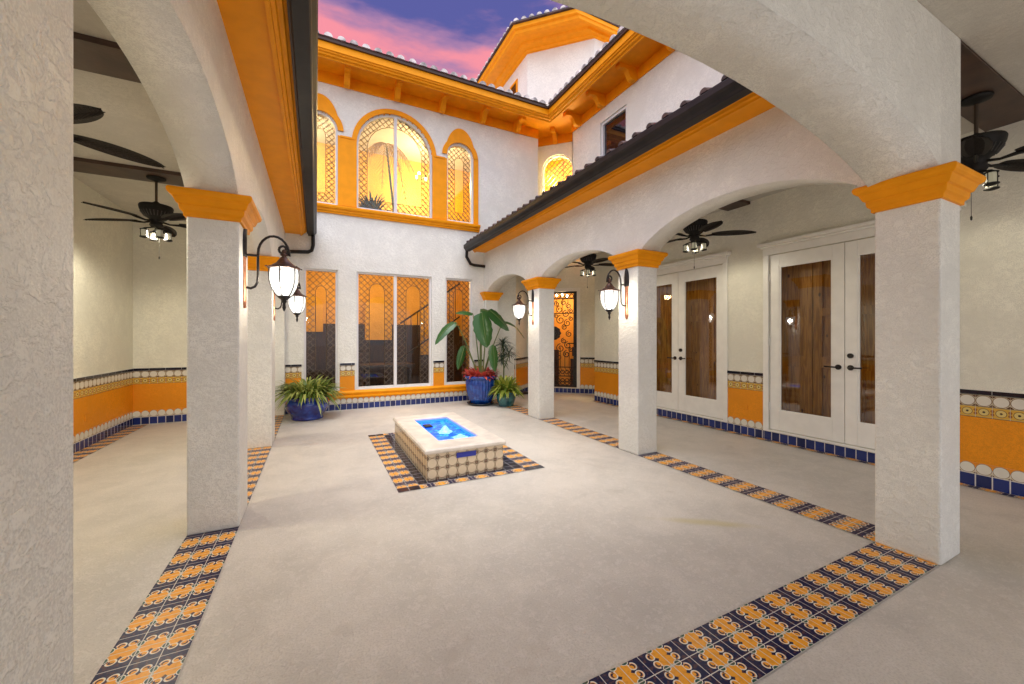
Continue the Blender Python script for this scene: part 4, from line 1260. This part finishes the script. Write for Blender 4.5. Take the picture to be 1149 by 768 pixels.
rings = [rr(FX0 + .01, FX1 - .01, FY0 + .01, FY1 - .01, zt), rr(FX0 - o, FX1 + o, FY0 - o, FY1 + o, zt), rr(FX0 - o - .006, FX1 + o + .006, FY0 - o - .006, FY1 + o + .006, zt + .012), rr(FX0 - o - .006, FX1 + o + .006, FY0 - o - .006, FY1 + o + .006, zt + .035), rr(FX0 - o + .008, FX1 + o - .008, FY0 - o + .008, FY1 + o - .008, zt + .05),
         rr(WX0 - .012, WX1 + .012, WY0 - .012, WY1 + .012, zt + .05), rr(WX0, WX1, WY0, WY1, zt + .04), rr(WX0, WX1, WY0, WY1, zt + .02)]
m.grid(rings, True, False); m.build('coping', COPING, FT, bevel=0.004)
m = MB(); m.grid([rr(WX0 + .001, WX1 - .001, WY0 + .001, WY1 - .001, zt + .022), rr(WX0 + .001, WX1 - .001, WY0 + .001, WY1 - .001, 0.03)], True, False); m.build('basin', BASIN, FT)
m = MB(); nx, ny = 22, 60
rows = []
for i in range(ny + 1):
    row = []
    for j in range(nx + 1):
        x = WX0 + (WX1 - WX0) * j / nx; y = WY0 + (WY1 - WY0) * i / ny
        d = math.hypot(x - 1.36, y - 4.35)
        row.append((x, y, zt - 0.005 + 0.006 * math.sin(d * 55) * math.exp(-d * 4) + 0.003 * math.sin(17 * x + 31 * y)))
    rows.append(row)
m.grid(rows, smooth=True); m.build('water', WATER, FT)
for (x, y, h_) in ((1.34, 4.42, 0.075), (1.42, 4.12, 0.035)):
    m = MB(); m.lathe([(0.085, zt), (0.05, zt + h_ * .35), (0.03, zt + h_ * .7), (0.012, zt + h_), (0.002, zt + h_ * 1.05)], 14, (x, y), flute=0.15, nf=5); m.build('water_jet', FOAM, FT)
m = MB(); m.box(1.18, 1.28, 4.72, 4.86, zt + 0.001, zt + 0.02); m.build('spout', BRONZE, FT, bevel=0.005)
m = MB(); m.box(1.22, 1.42, FY0 - 0.006, FY0 - 0.001, 0.185, 0.235); m.build('blue_light_patch', simple('light_patch_blue', (0.02, 0.03, 0.30), 0.15), FT)  # spout light reflected on the tiles, modelled as a flat blue patch
# inlaid border round the fountain: patterned bands, navy infill, dark corners (parts of the floor)
BX0, BX1, BY0, BY1 = 0.64, 2.13, 3.49, 5.74
m = MB(); z = 0.004
def q(mb, x0, x1, y0, y1, along, zz=0.004):
    if along == 'y': uvquad(mb, (x1, y0, zz), (0, 1, 0), (-1, 0, 0), y1 - y0, x1 - x0)
    else: uvquad(mb, (x0, y0, zz), (1, 0, 0), (0, 1, 0), x1 - x0, y1 - y0)
q(m, BX0, BX0 + .2, BY0 + .1, BY1 - .1, 'y'); q(m, BX1 - .2, BX1, BY0 + .1, BY1 - .1, 'y'); q(m, BX0 + .2, BX1 - .2, BY0, BY0 + .1, 'x'); q(m, BX0 + .2, BX1 - .2, BY1 - .1, BY1, 'x')
m.build('fountain_border', STRIP, fo)
m = MB()
for x0 in (BX0, BX1 - .2):
    for y0 in (BY0, BY1 - .1): q(m, x0, x0 + .2, y0, y0 + .1, 'x')
q(m, BX0 + .2, FX0, BY0 + .1, BY1 - .1, 'y'); q(m, FX1, BX1 - .2, BY0 + .1, BY1 - .1, 'y'); q(m, FX0, FX1, FY1, BY1 - .1, 'x'); q(m, FX0, FX1, BY0 + .1, FY0, 'x')
m.build('fountain_border_infill', NAVYT, fo)


# ------------------------------------------------------------------ wall lanterns
def spiral(path):
    return [Vector(p) for p in path]


def make_lantern(label):
    """origin at the wall surface, floor level z; arm points +X"""
    L = thing('wall_lantern', label, 'lantern', (0, 0, 0), 'wall lanterns on the arcade columns')
    bp = MB()
    pr = []
    for z, w_ in ((1.96, 0.02), (1.965, 0.034), (2.0, 0.038), (2.08, 0.036), (2.13, 0.028), (2.165, 0.012), (2.175, 0.002)):
        pr.append([(0.0, -w_, z), (0.012, -w_, z), (0.024, 0, z), (0.012, w_, z), (0.0, w_, z)])
    bp.grid(pr, False, True); bp.build('back_plate', BRONZE, L)
    lp = MB(); pr = []
    for z, w_ in ((1.575, 0.002), (1.585, 0.016), (1.61, 0.026), (1.625, 0.028), (1.63, 0.024), (1.95, 0.026), (1.962, 0.030)):
        pr.append([(0.0, -w_, z), (0.010, -w_, z), (0.018, 0, z), (0.010, w_, z), (0.0, w_, z)])
    lp.grid(pr, False, True); lp.build('copper_back_plate', COPPER, L)
    ar = MB()
    ar.tube([(0.015, 0, 1.98), (0.10, 0, 1.98)], 0.009, 8)
    path = [(0.018, 0, 1.735), (0.045, 0, 1.728), (0.072, 0, 1.742), (0.088, 0, 1.775), (0.092, 0, 1.83), (0.092, 0, 1.98)]
    for i in range(1, 13):
        t = PI - i * PI / 12; path.append((0.197 + 0.105 * math.cos(t), 0, 1.995 + 0.145 * math.sin(t)))
    cx0, cz0 = 0.262, 2.045
    for i in range(1, 15):
        t = -0.2 - i * 0.55; r_ = 0.046 * (1 - i / 17.0); path.append((cx0 + r_ * math.cos(t), 0, cz0 + r_ * math.sin(t)))
    ar.tube(path, 0.0095, 8); ar.build('scroll_arm', BRONZE, L)
    c = (0.265, 0)
    rf = MB(); rf.lathe([(0.004, 2.045), (0.016, 2.035), (0.018, 2.02), (0.010, 2.012), (0.026, 2.005), (0.028, 1.998), (0.014, 1.99), (0.030, 1.975), (0.040, 1.958), (0.058, 1.935), (0.088, 1.915), (0.112, 1.905), (0.118, 1.898), (0.112, 1.892), (0.095, 1.892)], 18, c); rf.build('lamp_roof', COPPERD, L)
    gl = MB(); gl.lathe([(0.094, 1.892), (0.099, 1.85), (0.096, 1.80), (0.083, 1.745), (0.062, 1.70), (0.040, 1.675)], 18, c); gl.build('lamp_glass', LGLASS, L)
    cg = MB()
    for i in range(6):
        t = 2 * PI * i / 6 + 0.3
        pts = [(c[0] + r_ * math.cos(t), r_ * math.sin(t), z) for r_, z in ((0.130, 1.898), (0.122, 1.905), (0.104, 1.893), (0.106, 1.85), (0.103, 1.80), (0.089, 1.745), (0.066, 1.698), (0.042, 1.672))]
        cg.tube(pts, 0.0045, 5)
    cg.lathe([(0.044, 1.682), (0.046, 1.67), (0.030, 1.655), (0.016, 1.645), (0.020, 1.635), (0.010, 1.62), (0.012, 1.60), (0.014, 1.59), (0.006, 1.565), (0.001, 1.558)], 12, c); cg.build('lamp_cage', BRONZE, L)
    bl = MB(); bl.lathe([(0.002, 1.72), (0.016, 1.74), (0.024, 1.78), (0.020, 1.82), (0.010, 1.85), (0.002, 1.86)], 12, c); bl.build('bulb', BULB, L)
    P = point('lantern_light', (c[0], 0, 1.80), 16.0, (1.0, 0.90, 0.74), 0.05); P.parent = L
    return L


COPPERD = simple("aged_copper", (0.09, 0.045, 0.03), 0.4, 0.6, noise=0.5, nscale=25)
L1 = make_lantern('largest lantern, with dark scroll arm, on the first column of the left arcade'); L1.location = (XL1, 3.55, 0)
L2 = copy_tree(L1); L2['label'] = 'small lantern seen just behind the big left one, on the farther left column'; L2.location = (XL1, 5.88, 0)
L3 = copy_tree(L1); L3['label'] = 'lantern with copper back plate on the middle right column beside the glazed doors'; L3.location = (XR0, 3.55, 0); L3.rotation_euler = (0, 0, PI)
L4 = copy_tree(L1); L4['label'] = 'lantern on the far right column above the tall leafy blue pot'; L4.location = (XR0, 5.80, 0); L4.rotation_euler = (0, 0, PI)


# ------------------------------------------------------------------ ceiling fans
FAN_FILL_W = 13.0
def make_fan(label):
    """origin at ceiling mount"""
    F = thing('ceiling_fan', label, 'ceiling fan', (0, 0, 0), 'ceiling fans hanging from the loggia beams')
    c = MB(); c.lathe([(0.0, 0.0), (0.085, 0.0), (0.09, -0.008), (0.082, -0.022), (0.05, -0.035), (0.018, -0.045), (0.012, -0.05)], 20); c.build('canopy', FANM, F)
    r_ = MB(); r_.tube([(0, 0, -0.04), (0, 0, -0.32)], 0.0125, 10); r_.build('downrod', COPPERR, F)
    h = MB(); h.lathe([(0.014, -0.275), (0.034, -0.29), (0.040, -0.31), (0.10, -0.318), (0.148, -0.326), (0.155, -0.34), (0.150, -0.375), (0.132, -0.42), (0.105, -0.455), (0.078, -0.475), (0.060, -0.495), (0.056, -0.53), (0.065, -0.55), (0.048, -0.575), (0.0, -0.58)], 28); h.build('motor_housing', FANM, F)
    vent = MB()
    for i in range(26):
        t = 2 * PI * i / 26; ct, st_ = math.cos(t), math.sin(t)
        vent.tube([(0.140 * ct, 0.140 * st_, -0.405), (0.106 * ct, 0.106 * st_, -0.456)], 0.0045, 4)
    vent.build('vent_ribs', PEWT, F)
    for k in range(5):
        t = 2 * PI * k / 5 + 0.35
        b = part('blade', F, (0, 0, 0)); b.rotation_euler = (0, 0, t)
        bl = MB(); n = 18; z0 = -0.50
        top = []; rows = []
        for i in range(n + 1):
            u = i / n; x = 0.20 + 0.50 * u
            w_ = 0.080 * math.sin(PI * min(1, 0.10 + 0.90 * u)) ** 0.55 if u < 0.999 else 0.0
            z = z0 - 0.02 * u * u
            pt = 0.13
            rows.append([(x, -w_, z + w_ * pt), (x, -w_ * .5, z + w_ * pt * .5 + .004), (x, 0, z + .006), (x, w_ * .5, z - w_ * pt * .5 + .004), (x, w_, z - w_ * pt)])
        bl.grid(rows, smooth=True); bl.grid([[(p[0], p[1], p[2] - 0.007) for p in row[::-1]] for row in rows], smooth=True)
        for i in range(1, n):   # ribs of the woven leaf
            x = 0.20 + 0.50 * i / n; w_ = abs(rows[i][0][1]) * 0.96; z = z0 - 0.02 * (i / n) ** 2
            for s in (-1, 1):
                bl.tube([(x, 0, z - 0.009), (x + 0.03, s * w_ * .6, z - 0.009 - s * w_ * .6 * 0.13)], 0.0028, 4)
        bl.build('blade_leaf', BLADE, b)
        br = MB(); br.tube([(0.055, 0, z0 - .005), (0.12, 0, z0 - 0.02), (0.20, 0, z0 - 0.012), (0.26, 0, z0 - 0.012)], [0.012, 0.010, 0.014, 0.006], 6); br.build('blade_bracket', FANM, b)
    for k in range(4):
        t = 2 * PI * k / 4 + 0.5; x, y = 0.105 * math.cos(t), 0.105 * math.sin(t)
        s = part('lantern_shade', F, (0, 0, 0))
        g_ = MB(); g_.lathe([(0.024, -0.615), (0.030, -0.630), (0.031, -0.690), (0.026, -0.700)], 8, (x, y), smooth=False); g_.build('shade_glass', SHADEG, s)
        f_ = MB(); f_.tube([(0, 0, -0.570), (x * .6, y * .6, -0.590), (x, y, -0.602)], 0.008, 6)
        f_.lathe([(0.002, -0.595), (0.020, -0.607), (0.040, -0.615), (0.040, -0.621), (0.02, -0.621)], 10, (x, y)); f_.lathe([(0.0, -0.698), (0.041, -0.698), (0.042, -0.707), (0.02, -0.715), (0.0, -0.717)], 10, (x, y))
        for j in range(4):
            tj = PI / 4 + j * PI / 2; f_.tube([(x + .034 * math.cos(tj), y + .034 * math.sin(tj), -0.618), (x + .034 * math.cos(tj), y + .034 * math.sin(tj), -0.700)], 0.003, 4)
        f_.build('shade_frame', FANM, s)
    ch = MB(); ch.tube([(0.02, 0.02, -0.57), (0.02, 0.02, -0.90)], 0.0018, 4); ch.lathe([(0.001, -0.895), (0.007, -0.91), (0.006, -0.93), (0.001, -0.937)], 8, (0.02, 0.02)); ch.build('pull_chain', FANM, F)
    l = bpy.data.lights.new('fan_fill_light', 'SPOT'); l.energy = FAN_FILL_W; l.color = (1.0, 0.92, 0.74); l.spot_size = R(176); l.spot_blend = 0.35; l.shadow_soft_size = 0.07
    P = bpy.data.objects.new('fan_fill_light', l); col.objects.link(P); P.location = (0, 0, -0.66); P.parent = F   # fill added to brighten the loggias; points down to keep ceilings darker
    return F


COPPERR = simple("bronze_rod", (0.09, 0.065, 0.045), 0.35, 0.7)
PEWT = simple("pewter_vent", (0.06, 0.055, 0.05), 0.4, 0.3)
BLADE = simple("woven_blade", (0.020, 0.016, 0.013), 0.6, spec=0.2, noise=0.4, nscale=60)
F1 = make_fan('ceiling fan in the left loggia seen whole above the cream wall'); F1.location = (-1.65, 5.88, 3.20)
for lb, loc, rz in (('ceiling fan mostly hidden by the near left column, only blade ends showing', (-1.65, 3.56, 3.20), 0.2),
                    ('ceiling fan at the right frame edge hung from the wide brown beam', (4.55, 1.10, 3.20), 0.5),
                    ('ceiling fan in the right loggia in front of the glazed doors', (4.45, 3.53, 3.20), 0.1),
                    ('farthest ceiling fan, in the right loggia before the iron gate', (4.45, 5.79, 3.20), 0.45)):
    f = copy_tree(F1); f['label'] = lb; f.location = loc; f.rotation_euler = (0, 0, rz)
    if loc[1] < 2:
        for ch in f.children:
            if ch.type == 'LIGHT': ch.data = ch.data.copy(); ch.data.energy = 5.0
for f in [o for o in col.objects if o.name.startswith('fan_fill_light') and o.parent.location.x < 0]:
    f.data = f.data.copy(); f.data.energy = 44.0


# ------------------------------------------------------------------ potted plants
def strap(mb, base, az, L, rise, droop, w, n=6, fold=0.15, twist=0.0):
    base = Vector(base); h = Vector((math.cos(az), math.sin(az), 0)); s = Vector((-h.y, h.x, 0)); rows = []
    for i in range(n + 1):
        t = i / n; p = base + h * L * (t ** 0.9) * (0.35 + 0.65 * t) + Vector((0, 0, rise * t - droop * t * t * t))
        ww = w * (math.sin(PI * (0.12 + 0.85 * t))) ** 0.7 if i < n else 0.001
        rows.append([p - s * ww + Vector((0, 0, ww * fold)), p - Vector((0, 0, ww * fold)), p + s * ww + Vector((0, 0, ww * fold))])
    mb.grid(rows, smooth=True)


rnd = random.Random(3)
for i in range(90):
    a = rk.uniform(0, 2 * PI); e_ = rk.random()
    strap(IBF, (1.05, 8.7, 3.62), a, 0.25 + 0.35 * (1 - e_), 0.40 + 0.62 * e_, 0.25, rk.uniform(.02, .035), 5)
IBF.build('foliage', LEAF_D, IB)
P1 = thing('potted_plant', 'wide cobalt blue bowl of strappy green and white striped leaves beside the left leaded window', 'potted plant', (-0.13, 7.42, 0))
m = MB(); m.lathe([(0.0, 0.0), (0.23, 0.0), (0.245, 0.012), (0.24, 0.035), (0.235, 0.05), (0.27, 0.10), (0.315, 0.17), (0.335, 0.23), (0.335, 0.27), (0.318, 0.315), (0.295, 0.335), (0.30, 0.345), (0.312, 0.36), (0.31, 0.378), (0.295, 0.384), (0.28, 0.375), (0.278, 0.33)], 40, (-0.13, 7.42)); m.build('pot', GL_BLUE, P1)
MB().lathe([(0.0, 0.335), (0.285, 0.335)], 20, (-0.13, 7.42)).build('soil', SOIL, P1)
m = MB()
for i in range(430):
    a = rnd.uniform(0, 2 * PI); r0 = 0.24 * math.sqrt(rnd.random()); b = (-0.13 + r0 * math.cos(a), 7.42 + r0 * math.sin(a), 0.34)
    el_ = rnd.random()
    strap(m, b, a + rnd.uniform(-.7, .7), 0.20 + 0.22 * (1 - el_) + rnd.uniform(-.04, .06), 0.24 + 0.24 * el_ + rnd.uniform(-.05, .05), 0.15 + 0.35 * (1 - el_) * rnd.random(), rnd.uniform(0.014, 0.026))
m.build('foliage', LEAF_G, P1)

P2 = thing('potted_plant', 'tall ribbed blue pot with big banana like leaves and red leaves at the rim', 'potted plant', (3.0, 7.42, 0))
c2 = (3.0, 7.42)
m = MB(); m.lathe([(0.18, 0.035), (0.20, 0.05), (0.235, 0.12), (0.272, 0.24), (0.292, 0.36), (0.30, 0.46), (0.292, 0.52)], 120, c2, flute=0.035, nf=30)
m.lathe([(0.292, 0.52), (0.31, 0.535), (0.33, 0.55), (0.335, 0.575), (0.325, 0.592), (0.30, 0.592), (0.285, 0.57), (0.28, 0.50)], 40, c2); m.build('pot', GL_BLUE2, P2)
m = MB(); m.lathe([(0.0, 0.004), (0.24, 0.004), (0.275, 0.03), (0.28, 0.045), (0.265, 0.045), (0.24, 0.02)], 32, c2); m.build('saucer', DKPOT, P2)
MB().lathe([(0.0, 0.54), (0.285, 0.54)], 20, c2).build('soil', SOIL, P2)
m = MB()
for i in range(210):
    a = rnd.uniform(0, 2 * PI); r0 = 0.27 * math.sqrt(rnd.random()); strap(m, (3.0 + r0 * math.cos(a), 7.42 + r0 * math.sin(a), 0.55), a + rnd.uniform(-.8, .8), rnd.uniform(.08, .22), rnd.uniform(.08, .26), rnd.uniform(.02, .15), rnd.uniform(.022, .036), 5)
m.build('red_leaves', LEAF_R, P2)
bl = MB(); stm = MB()
def banana(base, tipc, L, W, dirv, sag, facing):
    """stalk from base to tipc, blade length L hanging along dirv"""
    b, t = Vector(base), Vector(tipc); dirv = Vector(dirv).normalized(); f = Vector(facing).normalized()
    mid_ = (b + t) / 2 + Vector((0, 0, (t - b).length * 0.12))
    pts = [b.lerp(mid_, i / 5).lerp(mid_.lerp(t, i / 5), i / 5) for i in range(6)]
    stm.tube(pts, [0.016, 0.014, 0.012, 0.010, 0.009, 0.008], 6)
    s = dirv.cross(f).normalized(); rows = []; n = 12
    for i in range(n + 1):
        u = i / n; p = t + dirv * L * u + Vector((0, 0, -sag * u * u))
        w_ = W * math.sin(PI * (0.10 + 0.88 * u)) ** 0.6 * (1 - 0.25 * u) if 0 < i < n else 0.004
        j = 1 + 0.06 * math.sin(i * 2.3)
        rows.append([p - s * w_ * j - f * w_ * .25, p - s * w_ * .5 - f * w_ * .05, p + f * 0.004, p + s * w_ * .5 - f * w_ * .05, p + s * w_ * j - f * w_ * .25])
    bl.grid(rows, smooth=True)
    stm.tube([t + f * 0.008 + dirv * L * u / 6 + Vector((0, 0, -sag * (u / 6) ** 2)) for u in range(7)], [0.006] * 4 + [0.004, 0.003, 0.002], 5)
banana((3.0, 7.4, .55), (2.95, 7.25, 1.86), 0.72, 0.23, (0.05, -0.25, -1), 0.0, (0, -1, 0.15))
banana((3.05, 7.42, .55), (3.15, 7.15, 1.22), 0.55, 0.12, (0.0, -0.2, -1), 0.0, (0.1, -1, 0.1))
banana((2.95, 7.42, .55), (2.46, 7.38, 1.66), 0.48, 0.12, (-1, -0.2, -0.35), 0.28, (0.1, -0.6, 1))
banana((3.0, 7.45, .55), (2.98, 7.40, 1.90), 0.50, 0.15, (0.9, -0.1, 0.15), 0.32, (0, -0.7, 0.9))
banana((3.0, 7.45, .55), (2.86, 7.50, 1.84), 0.40, 0.12, (-0.8, 0.1, 0.35), 0.15, (0, -0.5, 1))
banana((2.97, 7.42, .55), (2.62, 7.35, 1.20), 0.50, 0.10, (-0.35, -0.2, -1), 0.0, (0.3, -1, 0.3))
banana((3.02, 7.38, .55), (3.12, 7.30, 1.92), 0.50, 0.17, (0.75, -0.35, -0.55), 0.15, (0.3, -1, 0.5))
banana((3.05, 7.42, .55), (3.42, 7.25, 1.68), 0.62, 0.085, (1, 0.3, 0.1), 0.40, (0, -.7, 1))
bl.build('leaves', LEAF_B, P2); stm.build('stems', STEM, P2)

P3 = thing('potted_plant', 'small teal pot of yellow green leaves at the foot of the tall blue pot', 'potted plant', (3.38, 7.02, 0))
c3 = (3.38, 7.02)
m = MB(); m.lathe([(0.0, 0.0), (0.14, 0.0), (0.155, 0.02), (0.15, 0.04), (0.175, 0.10), (0.195, 0.17), (0.19, 0.22), (0.175, 0.24), (0.19, 0.255), (0.20, 0.27), (0.195, 0.285), (0.18, 0.285), (0.17, 0.25)], 32, c3); m.build('pot', GL_TEAL, P3)
MB().lathe([(0.0, 0.25), (0.175, 0.25)], 18, c3).build('soil', SOIL, P3)
m = MB()
for i in range(190):
    a = rnd.uniform(0, 2 * PI); r0 = 0.12 * math.sqrt(rnd.random()); e_ = rnd.random()
    strap(m, (c3[0] + r0 * math.cos(a), c3[1] + r0 * math.sin(a), 0.25), a + rnd.uniform(-.4, .4), 0.12 + 0.20 * (1 - e_), 0.14 + 0.32 * e_, 0.10 + 0.15 * (1 - e_), rnd.uniform(0.022, 0.036), 6, 0.3)
m.build('foliage', LEAF_Y, P3)

P4 = thing('potted_plant', 'slender dracaena with dark narrow leaf tufts rising behind the small teal pot', 'potted plant', (3.50, 7.40, 0))
m = MB(); m.lathe([(0.0, 0.0), (0.10, 0.0), (0.12, 0.1), (0.13, 0.22), (0.12, 0.24), (0.11, 0.2)], 24, (3.50, 7.40)); m.build('pot', DKPOT, P4)
m = MB(); m.tube([(3.50, 7.40, .2), (3.50, 7.38, .7), (3.47, 7.36, 1.2)], [0.016, 0.014, 0.010], 8); m.tube([(3.50, 7.38, .7), (3.60, 7.34, 1.0)], 0.010, 6); m.build('stem', STEM, P4)
m = MB()
for (x, y, z, n) in ((3.47, 7.36, 1.2, 60), (3.60, 7.34, 1.02, 40), (3.46, 7.38, 0.86, 50), (3.49, 7.36, 1.05, 30)):
    for i in range(n):
        a = rnd.uniform(0, 2 * PI); e_ = rnd.random()
        strap(m, (x, y, z + rnd.uniform(-.04, .06)), a, 0.16 + 0.20 * (1 - e_), -0.02 + 0.26 * e_, 0.10 * (1 - e_) + .06, rnd.uniform(0.007, 0.012), 5)
m.build('foliage', LEAF_D, P4)
